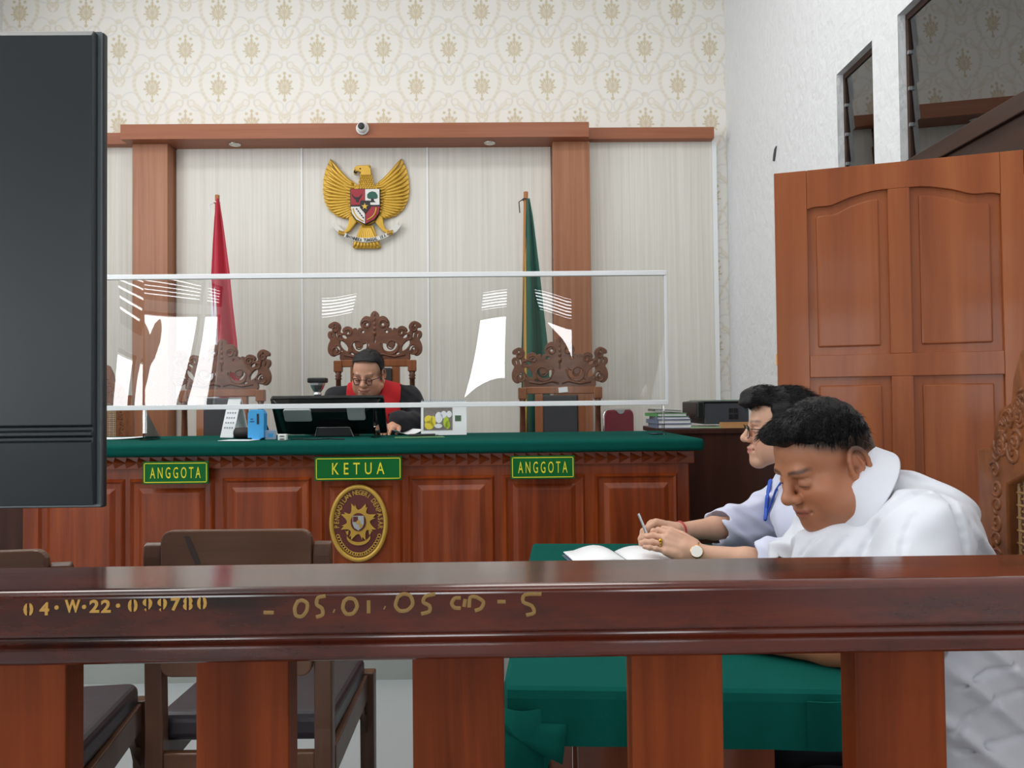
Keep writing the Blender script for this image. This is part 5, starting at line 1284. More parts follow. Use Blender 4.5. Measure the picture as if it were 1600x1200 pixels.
        m = np.exp(-((u-0.0035-0.003*np.sin((l-0.018)/0.028*3.1))/0.0016)**2)*sstep(0.016, 0.020, l)*(1-sstep(0.044, 0.049, l))*(f > 0.07)*headm; mixc(m*0.9, dark)
        m = np.exp(-((u-0.016)/0.0012)**2)*sstep(0.018, 0.022, l)*(1-sstep(0.042, 0.047, l))*(f > 0.07)*headm; mixc(m*0.35, np.array(base)*0.35)
        m = np.exp(-(((f-0.085)/0.03)**2+((u+0.02)/0.03)**2))*headm; mixc(m*0.18, np.array(base)*np.array((1.05, 0.72, 0.66)))
        m = np.exp(-(((f+0.003)/0.008)**2+((u-0.0)/0.012)**2))*(l > 0.060)*headm; mixc(m*0.6, np.array(base)*0.35)
        m = np.exp(-((l-0.084)/0.010)**2-((f+0.010)/0.022)**2-((u)/0.036)**2)*headm; mixc(m*0.30, np.array(base)*np.array((1.1, 0.75, 0.68)))
        m = sstep(-0.036, -0.052, u)*(1-np.exp(-((u+0.0515)/0.010)**4)*(l < 0.028)*(f > 0.085))*(f > 0.0)*headm; mixc(m*0.22, np.array(base)*np.array((0.62, 0.60, 0.62)))
        m = np.exp(-(((f-0.055)/0.028)**2+((u+0.022)/0.026)**2))*(l > 0.02)*headm; mixc(m*0.22, np.array(base)*np.array((1.02, 0.70, 0.62)))
        if fade is not None: mixc(np.clip(fade(L), 0, 1)*headm, dark)
        return np.concatenate([c, np.ones((len(c), 1))], 1)

def hand(S, wrist, fwd, nrm, side, curl, spread=0.06, size=1.0, thumb=(0.5, 0.2)):
    """wrist point, fwd towards the fingers, nrm = back of the hand; side +1: thumb towards fwd x nrm. curl per finger (radians per joint)"""
    w = np.array(wrist, float); f = Vector(fwd).normalized(); n = Vector(nrm); n = (n-f*n.dot(f)).normalized(); t = f.cross(n)*side
    def P(a, b, c): return w+size*np.array(f*a+t*b+n*c)
    R = np.stack([np.array(f), np.array(t), np.array(n)], 1)
    S.ell(P(0.046, 0, 0), np.array((0.052, 0.040, 0.0145))*size, R, 0.012); S.cone(P(-0.01, 0, 0), P(0.03, 0, 0), 0.026*size, 0.024*size, 0.015)
    S.cone(P(0.035, -0.026, 0), P(0.078, -0.030, 0), 0.012*size, 0.010*size, 0.01); S.cone(P(0.035, 0.022, 0), P(0.082, 0.028, 0), 0.013*size, 0.011*size, 0.01)
    tips = []
    for i, (b, a0, ln, r) in enumerate(((0.028, 0.084, 0.078, 0.0090), (0.0095, 0.088, 0.086, 0.0092), (-0.0095, 0.085, 0.079, 0.0086), (-0.0275, 0.076, 0.062, 0.0076))):
        base = P(a0, b, 0); ang = 0.0; p = base; d0 = f*math.cos(spread*(1.5-i))+t*math.sin(spread*(1.5-i)); rr = r*size
        S.cone(P(0.055, b*0.9, 0.002), base, 0.011*size, rr*1.12, 0.008)
        for j, fr in enumerate((0.46, 0.30, 0.24)):
            ang += curl[i][j]; d = d0*math.cos(ang)-n*math.sin(ang); q = p+np.array(d)*ln*fr*size
            S.cone(p, q, rr*(1-0.06*j), rr*(0.95-0.07*j), 0.003); S.ell(p, (rr*1.04,)*3, None, 0.003); p = q
        tips.append(p)
    a, c = thumb
    b0 = P(0.012, 0.026, -0.004); d = f*math.cos(a)+t*math.sin(a)-n*c; b1 = b0+np.array(d.normalized())*0.044*size
    d2 = f*math.cos(a*0.5)+t*math.sin(a*0.5)-n*(c+0.1); b2 = b1+np.array(d2.normalized())*0.034*size; d3 = f*math.cos(a*0.2)+t*math.sin(a*0.2)-n*(c+0.15); b3 = b2+np.array(d3.normalized())*0.026*size
    S.cone(b0, b1, 0.017*size, 0.0115*size, 0.010); S.cone(b1, b2, 0.0112*size, 0.0102*size, 0.004); S.cone(b2, b3, 0.0102*size, 0.0085*size, 0.003)
    tips.append(b3); return tips, P
def strands(roots, dirs, lens, rad, droop=None, seg=4):
    """many thin tapering hairs as one mesh"""
    V = []; F = []
    for p, d, L in zip(roots, dirs, lens):
        d = Vector(d).normalized(); s1 = d.orthogonal().normalized(); s2 = d.cross(s1); b = len(V)
        for k in range(seg+1):
            q = Vector(p)+d*(L*k/seg)+(Vector(droop)*(L*(k/seg)**2) if droop is not None else Vector((0, 0, 0))); r = rad*(1-0.93*(k/seg)**1.5)
            for a in range(3): V.append(q+s1*(r*math.cos(2.094*a))+s2*(r*math.sin(2.094*a)))
        for k in range(seg):
            for a in range(3): F.append((b+k*3+a, b+k*3+(a+1) % 3, b+k*3+3+(a+1) % 3, b+k*3+3+a))
    return V, F
def hair_on(body_fn, name, label_mat, parent): pass
def surface_samples(me, n, rng, pred):
    co = np.empty(len(me.vertices)*3, np.float32); me.vertices.foreach_get('co', co); co = co.reshape(-1, 3)
    no = np.empty(len(me.vertices)*3, np.float32); me.vertices.foreach_get('normal', no); no = no.reshape(-1, 3)
    ok = np.where(pred(co))[0]
    if len(ok) == 0: return co[:0], no[:0]
    pk = rng.choice(ok, min(n, len(ok)), replace=False); return co[pk], no[pk]
def add_mesh(name, V, F, m, parent=None, smooth=True):
    me = bpy.data.meshes.new(name); me.from_pydata([tuple(v) for v in V], [], F); me.materials.append(m)
    if smooth: me.polygons.foreach_set('use_smooth', [True]*len(me.polygons))
    me.update(); return place(name, me, parent)
def child(name, me, parent, smooth=True):
    return place(name, me, parent)
# ------------------------------------------------------------------ man in the white shirt (nearest)
def wrinkle(seed, amp, dirs):
    rr = np.random.default_rng(seed); ph = rr.uniform(0, 6.28, len(dirs))
    def fn(X, Y, Z):
        o = 0
        for (dx, dy, dz, fr, am), p in zip(dirs, ph):
            mod = (0.5+0.5*np.sin(8*X*(1+dy)+10*Y-7*Z*(1-dx)+2.3*p))**2
            o = o-am*amp*((0.5+0.5*np.sin((dx*X+dy*Y+dz*Z)*fr*1.7+p+1.3*np.sin(7*Z+9*X+p)))**3-0.3)*mod
        return o
    return fn
def glasses(H, parent, w=0.031, h=0.019, out=0.112, top=0.010, name='spectacles', gr=0.0014):
    mb = MB()
    ln = MB()
    for q in (-1, 1):
        loop = [Vector(H.P(out-0.010*abs(math.cos(a)*0.5+0.5*q*0)-0.0, q*0.034+w*0.98*0.5*2*0.5*math.copysign(abs(math.cos(a))**0.7, math.cos(a)), top+h*0.5*math.copysign(abs(math.sin(a))**0.7, math.sin(a))*2*0.5*2)) for a in np.linspace(0, 2*math.pi, 25)]
        mb.tube(loop, gr, 5, caps=False)
        v = [Vector(H.P(out-0.004, q*0.034, top))]+loop[:-1]; ln._add(v, [(0, i, i % 24+1) for i in range(1, 25)])
        mb.tube([Vector(H.P(out-0.010, q*0.050, top+0.008)), Vector(H.P(0.060, q*0.074, top+0.006)), Vector(H.P(0.0, q*0.082, top+0.010))], gr, 5)
    mb.tube([Vector(H.P(out-0.008, -0.018, top+0.006)), Vector(H.P(out-0.003, 0, top+0.010)), Vector(H.P(out-0.008, 0.018, top+0.006))], 0.0014, 5)
    g = mb.build(name, M_specs, parent, smooth=True); ln.build('lens', M_speclens, g, smooth=True)
def hair_strands(me, H, parent, n, ln, rad, flow, pred, m=M_hair, seed=5, lift=0.30, jit=0.14):
    rng = np.random.default_rng(seed); co, no = surface_samples(me, n, rng, lambda c: pred(H.loc(c)))
    if len(co) == 0: return
    fl = flow(H.loc(co)) @ H.R.T
    d = no*lift+fl+rng.normal(0, jit, co.shape); L = rng.uniform(0.6, 1.15, len(co))*ln
    V, F = strands(co-no*0.002, d, L, rad, droop=tuple(-0.25*H.u+0.1*H.f))
    o = add_mesh('hair_strands', V, F, m, parent); o['kind'] = 'stuff'; return o

Hm = Head((0.622, 1.460, 1.072), math.pi+math.radians(13), math.radians(27), 0.0, 0.93)
S = Sdf((0.22, 1.06, 0.46), (1.02, 1.80, 1.27), 0.0026)
Hm.add(S, True, 0.006)
for q in (-1, 1): S.cone(Hm.P(0.0, q*0.042, -0.045), (0.672, 1.455-q*0.045, 1.00), 0.034, 0.045, 0.03)
S.cone(Hm.P(-0.035, 0, 0.0), (0.700, 1.455, 1.02), 0.052, 0.060, 0.03)
S.cone(Hm.P(0.035, 0, -0.070), (0.665, 1.455, 0.985), 0.040, 0.048, 0.03); S.ell(Hm.P(0.030, 0, -0.085), (0.045, 0.050, 0.032), Hm.R, 0.03)
S.ell((0.70, 1.455, 0.89), (0.07, 0.11, 0.08), None, 0.03); S.cone((0.72, 1.455, 0.86), (0.88, 1.44, 0.60), 0.10, 0.11, 0.05); S.ell((0.90, 1.43, 0.56), (0.10, 0.14, 0.07), None, 0.04)
def arm(S, pts, rs): S.chain(pts, rs, 0.015)
arm(S, [(0.715, 1.295, 0.965), (0.675, 1.245, 0.86), (0.640, 1.215, 0.805), (0.54, 1.275, 0.797), (0.415, 1.355, 0.790)], [0.040, 0.040, 0.040, 0.036, 0.026])
arm(S, [(0.72, 1.60, 0.935), (0.655, 1.640, 0.85), (0.605, 1.640, 0.805), (0.50, 1.59, 0.797), (0.38, 1.52, 0.790)], [0.040, 0.040, 0.040, 0.036, 0.026])
hand(S, (0.415, 1.355, 0.790), (-0.75, 0.6, -0.02), (0, -0.1, 1), 1, [(0.25, 0.5, 0.3)]*4, thumb=(0.7, 0.1))
hand(S, (0.38, 1.52, 0.790), (-0.95, -0.05, -0.02), (0, 0.1, 1), -1, [(0.25, 0.5, 0.3)]*4, thumb=(0.7, 0.1))
skin_m = np.array(C(168, 111, 80)[:3]); lip_m = np.array(C(152, 84, 74)[:3])
def hl_m(f): return np.where(f < 0.050, 0.066+(f-0.050)*0.62, 0.066+(f-0.050)*0.75)
def fade_m(L):
    f, l, u = L[:, 0], np.abs(L[:, 1]), L[:, 2]; ln = hl_m(f)
    return 0.93*sstep(ln-0.016, ln+0.020, u)*(1-sstep(0.040+0.5*(u-0.06), 0.064+0.5*(u-0.06), f))
me = S.mesh('person', M_skin, lambda V: Hm.tone(V, skin_m, lip_m, 0.8, fade_m)); del S
man = place('person', me, None, at=(0.80, 1.44, 0.0))
tag(man, 'person in a white shirt bent over the table, short black hair', 'person')
# hair
S = Sdf(Hm.o-0.20, Hm.o+0.24, 0.0025)
for c_, r_ in (((-0.004, 0, 0.064), (0.094, 0.0745, 0.081)), ((-0.042, 0, 0.040), (0.064, 0.0650, 0.068)), ((0.050, 0, 0.108), (0.046, 0.056, 0.028)), ((0.074, 0.0, 0.106), (0.026, 0.046, 0.016))): S.ell(Hm.P(*c_), np.array(r_)*Hm.k, Hm.R, 0.02)
def clip_m(X, Y, Z):
    x, y, z = X-Hm.o[0], Y-Hm.o[1], Z-Hm.o[2]
    f = (x*Hm.f[0]+y*Hm.f[1]+z*Hm.f[2])/Hm.k; l = (x*Hm.l[0]+y*Hm.l[1]+z*Hm.l[2])/Hm.k; u = (x*Hm.u[0]+y*Hm.u[1]+z*Hm.u[2])/Hm.k
    ln = np.where(f < 0.050, 0.066+(f-0.050)*0.62, 0.066+(f-0.050)*0.75)+0.012*sstep(0.02, 0.05, np.abs(l))*sstep(0.03, 0.06, f)+0.016*(1-sstep(0.03, 0.05, f))*sstep(0.03, 0.05, np.abs(l)+0.03*(f < -0.05))
    return (ln-u)*0.8+0.003*np.sin(f*260+l*90)
S.clip(clip_m, 0.010)
S.warp(lambda X, Y, Z: 0.0012*np.sin(70*X+160*Y+40*Z)*np.sin(190*X-120*Z))
hm = S.mesh('hair', M_hair); del S
hair = child('hair', hm.copy(), man)
hair_strands(hm, Hm, hair, 6000, 0.015, 0.0007, lambda L: np.stack([0.55+0*L[:, 0], 0.4*L[:, 1]/0.07, -0.1+0*L[:, 2]], 1), lambda L: L[:, 2] > hl_m(L[:, 0])+0.016)
hair_strands(me, Hm, hair, 5000, 0.0065, 0.00042, lambda L: np.stack([-0.1+0*L[:, 0], 0.2*L[:, 1]/0.07, -0.9+0*L[:, 2]], 1), lambda L: (np.linalg.norm(L, axis=1) < 0.17) & (L[:, 2] > hl_m(L[:, 0])-0.004) & (L[:, 2] < hl_m(L[:, 0])+0.05) & (L[:, 0] < 0.048), seed=9)
# shirt
S = Sdf((0.46, 1.07, 0.44), (1.08, 1.80, 1.14), 0.0032)
S.ell((0.725, 1.455, 0.870), (0.120, 0.160, 0.115), None, 0.03)
S.ell((0.660, 1.455, 0.892), (0.102, 0.145, 0.086), None, 0.03); S.cone((0.750, 1.455, 0.920), (0.805, 1.445, 0.76), 0.124, 0.150, 0.05); S.cone((0.805, 1.445, 0.78), (0.88, 1.43, 0.54), 0.150, 0.155, 0.06)
S.cone((0.755, 1.37, 0.945), (0.755, 1.54, 0.945), 0.096, 0.096, 0.06)
for y0, sg in ((1.305, -1), (1.605, 1)): S.cone((0.732, 1.455+sg*0.05, 0.992), (0.718, y0, 0.962), 0.046, 0.060, 0.03)
S.chain([(0.714, 1.300, 0.962), (0.680, 1.245, 0.885), (0.655, 1.225, 0.840)], [0.068, 0.066, 0.064], 0.035)
S.chain([(0.735, 1.600, 0.945), (0.675, 1.630, 0.885), (0.635, 1.640, 0.850)], [0.068, 0.066, 0.064], 0.035)
S.cone((0.655, 1.225, 0.838), (0.635, 1.21, 0.780), 0.054, 0.054, 0.006, True); S.cone((0.633, 1.641, 0.840), (0.605, 1.64, 0.79), 0.054, 0.054, 0.006, True)
S.cone((0.690, 1.455, 1.010), (0.590, 1.455, 1.075), 0.064, 0.090, 0.012, True)
S.warp(wrinkle(4, 0.012, [(0.7, 0.2, 0.9, 42, 1.0), (-0.3, 0.6, 0.8, 30, 0.8), (0.9, -0.5, 0.3, 36, 0.8), (0.2, 1.0, -0.6, 26, 0.7)]))
from mathutils.bvhtree import BVHTree
def carve(S, paths, me, r, k):
    bv = BVHTree.FromPolygons([v.co for v in me.vertices], [p.vertices[:] for p in me.polygons])
    for path, rad in paths:
        pts = []
        for px, py in path:
            d = (_f*F_PX+_r*(px-800)-_u*(py-600)).normalized(); h = bv.ray_cast(CAM, d)
            if h[0] is not None: pts.append(np.array(h[0]))
        if len(pts) > 1: 
            for i in range(len(pts)-1): S.cone(pts[i], pts[i+1], rad, rad, k, True)
pre = S.mesh('shirt', M_shirt)
carve(S, [([(1360, 836), (1366, 822), (1380, 801), (1394, 789), (1407, 780), (1422, 772), (1437, 768), (1452, 767)], 0.0055), ([(1470, 770), (1484, 780), (1494, 795), (1500, 812), (1505, 832), (1509, 850), (1511, 868)], 0.0050),
          ([(1408, 868), (1410, 848), (1416, 826), (1426, 806)], 0.003), ([(1300, 868), (1312, 852), (1322, 840)], 0.004), ([(1345, 868), (1350, 855), (1356, 842)], 0.003), ([(1250, 868), (1262, 850), (1278, 838)], 0.003), ([(1540, 868), (1530, 842), (1518, 820)], 0.003),
          ([(1600, 1080), (1560, 1095), (1520, 1120), (1490, 1150)], 0.004), ([(1600, 1150), (1550, 1165), (1500, 1175)], 0.004), ([(1590, 1040), (1545, 1050), (1500, 1075)], 0.003)], pre, 0.005, 0.010)
bpy.data.meshes.remove(pre)
shm = S.mesh('shirt', M_shirt); del S
shirt = child('shirt', shm, man)
def collar(parent, c, d, n, ra, rb, m, fall, gap=0.42, lift=0.014):
    """turned-down collar: c centre, d towards the nape, n along the neck; a stand and an outer fall"""
    c = Vector(c); d = Vector(d).normalized(); n = Vector(n); n = (n-d*n.dot(d)).normalized(); y = n.cross(d)
    N = 40
    def ring(i, k):
        a = -math.pi+gap+(2*math.pi-2*gap)*i/N; front = max(0, (abs(a)-1.2)/(math.pi-gap-1.2))
        side = min(1, abs(a)/1.2)
        r, up = [(-0.002, -0.020), (0.0, 0.012), (0.003, lift+0.004), (0.008, lift), (0.013+0.012*side, -fall*0.45-0.012*front), (0.017+0.023*side, -fall-0.024*front**2)][k]
        return c+d*((ra+r)*math.cos(a)*(1+0.10*front*(k/5)))+y*((rb+r)*math.sin(a)*(1+0.10*front*(k/5)))+n*up
    mb = MB(); mb.grid(lambda i, j: ring(i, j), N, 5)
    return mb.build('collar', m, parent, smooth=True, thick=0.0028, subsurf=1)
collar(shirt, (0.656, 1.455, 1.046), (0.60, 0, 0.80), (-0.80, 0, 0.60), 0.068, 0.067, M_shirt, 0.031)
# trousers and shoes
S = Sdf((0.40, 1.20, 0.0), (1.06, 1.68, 0.66), 0.006)
S.ell((0.90, 1.43, 0.510), (0.115, 0.150, 0.070), None, 0.03)
for y in (1.345, 1.515): S.chain([(0.90, y, 0.505), (0.56, y, 0.490), (0.56, y, 0.10)], [0.066, 0.058, 0.048], 0.03)
child('trousers', S.mesh('trousers', M_trouser), man); del S
for y in (1.345, 1.515):
    mb = MB(); mb.ball((0.50, y, 0.045), (0.135, 0.048, 0.045), 14); o = mb.build('shoe', M_black, man, smooth=True)

# ------------------------------------------------------------------ woman behind him, hands over the notebook
Hw = Head((0.788, 2.1503, 1.108), math.pi-math.radians(10), math.radians(2), 0.0, 0.90)
S = Sdf((0.2767, 1.8217, 0.3468), (1.2683, 2.4905, 1.2922), 0.0030)
Hw.add(S, False, 0.0)
S.cone(Hw.P(-0.02, 0, -0.03), (0.8936, 2.1503, 0.9579), 0.048, 0.052, 0.03)
S.ell((0.9224, 2.1503, 0.8310), (0.08, 0.13, 0.11), None, 0.03); S.cone((0.9224, 2.1503, 0.8080), (1.0377, 2.1503, 0.4851), 0.09, 0.11, 0.05)
wn, wf = (0.5039, 2.0085, 0.7988), (0.5108, 2.2541, 0.8149)
arm(S, [(0.9224, 1.9774, 0.9521), (0.7956, 1.9313, 0.8137), (0.7322, 1.9313, 0.7826), (0.6226, 1.9659, 0.7884), wn], [0.034, 0.032, 0.034, 0.032, 0.0235])
arm(S, [(0.8993, 2.3233, 0.9521), (0.8071, 2.3579, 0.8368), (0.7552, 2.3521, 0.8103), (0.6342, 2.3060, 0.8149), wf], [0.034, 0.032, 0.034, 0.033, 0.0235])
tn, Pn = hand(S, wn, (-0.88, 0.18, 0.36), (-0.25, -0.72, 0.62), 1, [(0.55, 0.55, 0.35), (0.50, 0.50, 0.30), (0.38, 0.35, 0.25), (0.10, 0.15, 0.10)], 0.09, 0.95, (0.5, 0.35))
tf, Pf = hand(S, wf, (-0.90, -0.12, 0.30), (0.25, 0.35, 0.90), -1, [(0.85, 0.55, 0.30), (0.95, 0.50, 0.35), (1.0, 0.7, 0.4), (1.05, 0.8, 0.4)], 0.03, 0.95, (0.45, 0.45))
skin_w = np.array(C(206, 160, 134)[:3]); lip_w = np.array(C(186, 110, 104)[:3])
me = S.mesh('person', M_skin, lambda V: Hw.tone(V, skin_w, lip_w, 0.6)); del S
wom = place('person', me, None, at=(0.9800, 2.1503, 0.0000))
tag(wom, 'person in glasses and a white shirt with a blue lanyard, hands over a notebook', 'person')
S = Sdf(Hw.o-0.20, Hw.o+0.22, 0.003)
for c_, r_, k_ in (((-0.010, 0, 0.055), (0.108, 0.088, 0.090), 0.02), ((-0.050, 0, 0.000), (0.070, 0.082, 0.085), 0.02), ((0.062, 0.0, 0.112), (0.050, 0.062, 0.036), 0.02), ((0.088, 0.0, 0.112), (0.026, 0.050, 0.026), 0.02), ((0.098, 0.015, 0.092), (0.026, 0.050, 0.026), 0.02), ((0.095, 0.04, 0.070), (0.018, 0.022, 0.026), 0.015)): S.ell(Hw.P(*c_), np.array(r_)*Hw.k, Hw.R, k_)
for q in (-1, 1): S.ell(Hw.P(0.0, q*0.070, 0.010), (0.040, 0.022, 0.060), Hw.R, 0.02)
def clip_w(X, Y, Z):
    x, y, z = X-Hw.o[0], Y-Hw.o[1], Z-Hw.o[2]
    f = (x*Hw.f[0]+y*Hw.f[1]+z*Hw.f[2])/Hw.k; l = (x*Hw.l[0]+y*Hw.l[1]+z*Hw.l[2])/Hw.k; u = (x*Hw.u[0]+y*Hw.u[1]+z*Hw.u[2])/Hw.k
    return np.minimum(np.minimum(f-0.040, 0.084-u)+0*u, 1)*0.8
S.clip(clip_w, 0.010); S.warp(lambda X, Y, Z: 0.002*np.sin(60*X+90*Z+30*Y)*np.sin(120*Z-70*X))
hwm = S.mesh('hair', M_hair); del S
hw = child('hair', hwm.copy(), wom)
hair_strands(hwm, Hw, hw, 3200, 0.026, 0.0008, lambda L: np.stack([-0.8+0*L[:, 0], 0.3*L[:, 1]/0.07, -0.3+0.5*(L[:, 2] > 0.09)], 1), lambda L: L[:, 2] > -0.02, seed=3, lift=0.10, jit=0.10)
glasses(Hw, wom, 0.030, 0.020, 0.110, 0.006)
S = Sdf((0.5073, 1.7987, 0.3583), (1.2914, 2.5135, 1.1078), 0.0036)
S.ell((0.9282, 2.1503, 0.8887), (0.125, 0.165, 0.125), None, 0.04); S.ell((0.845, 2.09, 0.865), (0.10, 0.13, 0.11), None, 0.04); S.cone((0.9339, 2.1503, 0.8772), (1.0377, 2.1503, 0.4736), 0.140, 0.145, 0.06)
for y0, sg in ((1.995, -1), (2.305, 1)): S.cone((0.911, 2.15+sg*0.06, 0.975), (0.917, y0, 0.952), 0.055, 0.060, 0.045)
S.chain([(0.9224, 1.9832, 0.9521), (0.7956, 1.9313, 0.8218), (0.7264, 1.9313, 0.7907), (0.6595, 1.9486, 0.7884)], [0.064, 0.061, 0.058, 0.057], 0.03)
S.chain([(0.9051, 2.3175, 0.9521), (0.8071, 2.3579, 0.8449), (0.7610, 2.3544, 0.8172), (0.6745, 2.3268, 0.8149)], [0.064, 0.063, 0.062, 0.060], 0.03)
S.cone((0.6350, 1.9570, 0.7884), (0.5765, 1.9774, 0.7907), 0.046, 0.050, 0.005, True); S.cone((0.6480, 2.3170, 0.8149), (0.5880, 2.2945, 0.8172), 0.049, 0.053, 0.005, True)
S.clip(lambda X, Y, Z: np.maximum(0.628-X, -1.0), 0.003)
S.cone((0.9051, 2.1503, 0.9579), (0.8302, 2.1503, 1.0847), 0.058, 0.075, 0.012, True)
S.warp(wrinkle(8, 0.012, [(0.7, 0.2, 0.9, 46, 1.0), (-0.3, 0.6, 0.8, 34, 0.8), (0.9, -0.5, 0.3, 40, 0.8)]))
shw = child('shirt', S.mesh('shirt', M_shirt2), wom); del S
collar(shw, (0.8855, 2.1503, 0.9786), (0.86, 0, 0.51), (-0.51, 0, 0.86), 0.060, 0.060, M_shirt2, 0.034)
M_lany = mat('blue_lanyard', C(46, 88, 190), 0.6)
bvw = BVHTree.FromPolygons([v.co+Vector((0.9800, 2.1503, 0.0)) for v in shw.data.vertices], [p.vertices[:] for p in shw.data.polygons])
mb = MB()
for path in ([(1232, 744), (1225, 752), (1216, 766), (1208, 780), (1200, 798), (1194, 814)], [(1206, 752), (1203, 764), (1200, 778), (1197, 794), (1194, 814)]):
    hits = [bvw.ray_cast(CAM, (_f*F_PX+_r*(x-800)-_u*(y-600)).normalized()) for x, y in path]
    pts = [h[0]+h[1]*0.006 for h in hits if h[0] is not None]
    if len(pts) > 2: mb.tube(pts, 0.0075, 6, flat=0.45, updir=tuple(hits[2][1] or (0, -1, 0)))
mb.build('lanyard', M_lany, wom)
S = Sdf((0.5304, 1.9140, 0.0000), (1.2452, 2.3982, 0.5543), 0.007)
S.ell((1.0377, 2.1503, 0.4448), (0.125, 0.165, 0.085), None, 0.03)
for y in (2.07, 2.23): S.chain([(1.04, y, 0.53), (0.72, y, 0.515), (0.72, y, 0.10)], [0.078, 0.058, 0.044], 0.03)
child('trousers', S.mesh('trousers', M_trouser), wom); del S
for y in (2.07, 2.23): MB().ball((0.67, y, 0.04), (0.12, 0.042, 0.04), 14).build('shoe', M_black, wom, smooth=True)
# wristwatch, ring, bracelet, pen
M_goldj = mat('rose_gold', C(214, 164, 110), 0.25, metal=0.9); M_dial = mat('watch_dial', C(240, 238, 230), 0.3)
Dw = Vector((wn[0]-0.6226, wn[1]-1.9659, wn[2]-0.7884)).normalized()
Wc = Vector(wn)-Dw*0.004
fr = Matrix.Translation(Wc) @ Dw.to_track_quat('Z', 'Y').to_matrix().to_4x4()
mb = MB(); mb.tube([fr @ Vector((0.0265*math.cos(a), 0.0265*math.sin(a), 0)) for a in np.linspace(0, 2*math.pi, 29)], 0.0052, 6, caps=False, flat=0.5); wb = mb.build('watch_strap', M_goldj, wom, smooth=True)
nw = Vector((-0.15, -0.92, 0.38)); nw = (nw-Dw*nw.dot(Dw)).normalized()
fm = Matrix.Translation(Wc+nw*0.0245) @ nw.to_track_quat('Z', 'Y').to_matrix().to_4x4()
MB().lathe([(0.0165, -0.002), (0.0175, 0.002), (0.0165, 0.0062), (0.0145, 0.0066)], 24, fm).build('watch_case', M_goldj, wb, smooth=True)
MB().lathe([(0.0148, 0.006), (0.0148, 0.0072), (0.001, 0.0072)], 24, fm).build('watch_dial', M_dial, wb)
Df = Vector((wf[0]-0.634, wf[1]-2.306, wf[2]-0.815)).normalized(); fr = Matrix.Translation(Vector(wf)-Df*0.012) @ Df.to_track_quat('Z', 'Y').to_matrix().to_4x4()
mb = MB(); mb.tube([fr @ Vector((0.027*math.cos(a), 0.027*math.sin(a), 0)) for a in np.linspace(0, 2*math.pi, 25)], 0.0045, 6, caps=False); mb.build('bracelet', mat('red_beads', C(170, 40, 44), 0.35), wom, smooth=True)
rg = Pn(0.098, -0.010, 0.0); d_ = Vector((-0.88, 0.18, 0.1)).normalized(); fr = Matrix.Translation(Vector(rg)) @ d_.to_track_quat('Z', 'Y').to_matrix().to_4x4()
mb = MB(); mb.tube([fr @ Vector((0.0098*math.cos(a), 0.0098*math.sin(a), 0)) for a in np.linspace(0, 2*math.pi, 17)], 0.0022, 6, caps=False); mb.ball(tuple(Vector(rg)+Vector((-0.25, -0.72, 0.62)).normalized()*0.011), 0.0055, 8); mb.build('ring', mat('yellow_gold', C(226, 176, 60), 0.25, metal=0.9), wom, smooth=True)
tipc = (Vector(tf[0])+Vector(tf[4]))/2
t = thing('ballpoint_pen', 'slim silver pen held in the far hand above the notebook', 'pen', tipc)
mb = MB(); mb.tube([(0.02, -0.012, -0.045), (-0.022, 0.02, 0.070)], 0.004, 8); mb.build('barrel', M_silverp, t, local=True)
mb = MB(); mb.tube([(0.02, -0.012, -0.045), (0.0235, -0.0145, -0.055)], [0.0035, 0.0008], 8); mb.build('tip', M_black, t, local=True)

# ------------------------------------------------------------------ judge in black and red robe
Hj = Head((px_x(576, 4.36), 4.36, W(576, 588, 4.36).z), -math.pi/2-math.radians(7), math.radians(20), math.radians(-2), 1.04)
jx = Hj.o[0]; jz = Hj.o[2]+0.045
S = Sdf((jx-0.42, 3.98, 0.60), (jx+0.46, 4.78, jz+0.22), 0.0042)
Hj.add(S, True, 0.003)
S.cone(Hj.P(-0.02, 0, -0.03), (jx+0.01, 4.47, jz-0.14), 0.052, 0.058, 0.03)
S.ell((jx+0.01, 4.50, jz-0.28), (0.17, 0.11, 0.15), None, 0.03); S.cone((jx+0.01, 4.50, jz-0.3), (jx+0.01, 4.60, 0.66), 0.13, 0.14, 0.05)
arm(S, [(jx-0.20, 4.47, jz-0.165), (jx-0.27, 4.42, jz-0.38), (jx-0.10, 4.32, 1.080)], [0.05, 0.042, 0.028])
arm(S, [(jx+0.215, 4.47, jz-0.165), (jx+0.30, 4.42, jz-0.36), (jx+0.16, 4.27, 1.075)], [0.05, 0.042, 0.028])
hand(S, (jx-0.10, 4.32, 1.080), (0.3, -0.95, -0.1), (0, 0, 1), 1, [(0.2, 0.4, 0.3)]*4)
hand(S, (jx+0.16, 4.27, 1.075), (-0.3, -0.95, -0.1), (0, 0, 1), -1, [(0.2, 0.4, 0.3)]*4)
skin_j = np.array(C(222, 166, 138)[:3]); lip_j = np.array(C(168, 98, 90)[:3])
def fade_j(L):
    f, l, u = L[:, 0], np.abs(L[:, 1]), L[:, 2]
    return 0.45*sstep(0.0, 0.02, u)*(1-sstep(0.035, 0.060, f))*sstep(0.05, 0.065, l)
me = S.mesh('person', M_skin, lambda V: Hj.tone(V, skin_j, lip_j, 0.7, fade_j)); del S
jud = place('person', me, None, at=(jx, 4.55, PZ))
tag(jud, 'person in a black robe with red facings and glasses, seated behind the bench', 'person')
S = Sdf(Hj.o-0.20, Hj.o+0.22, 0.0035)
for c_, r_ in (((-0.012, 0, 0.060), (0.100, 0.0805, 0.086)), ((-0.045, 0, 0.030), (0.066, 0.072, 0.075)), ((0.040, 0, 0.104), (0.052, 0.060, 0.028))): S.ell(Hj.P(*c_), np.array(r_)*Hj.k, Hj.R, 0.02)
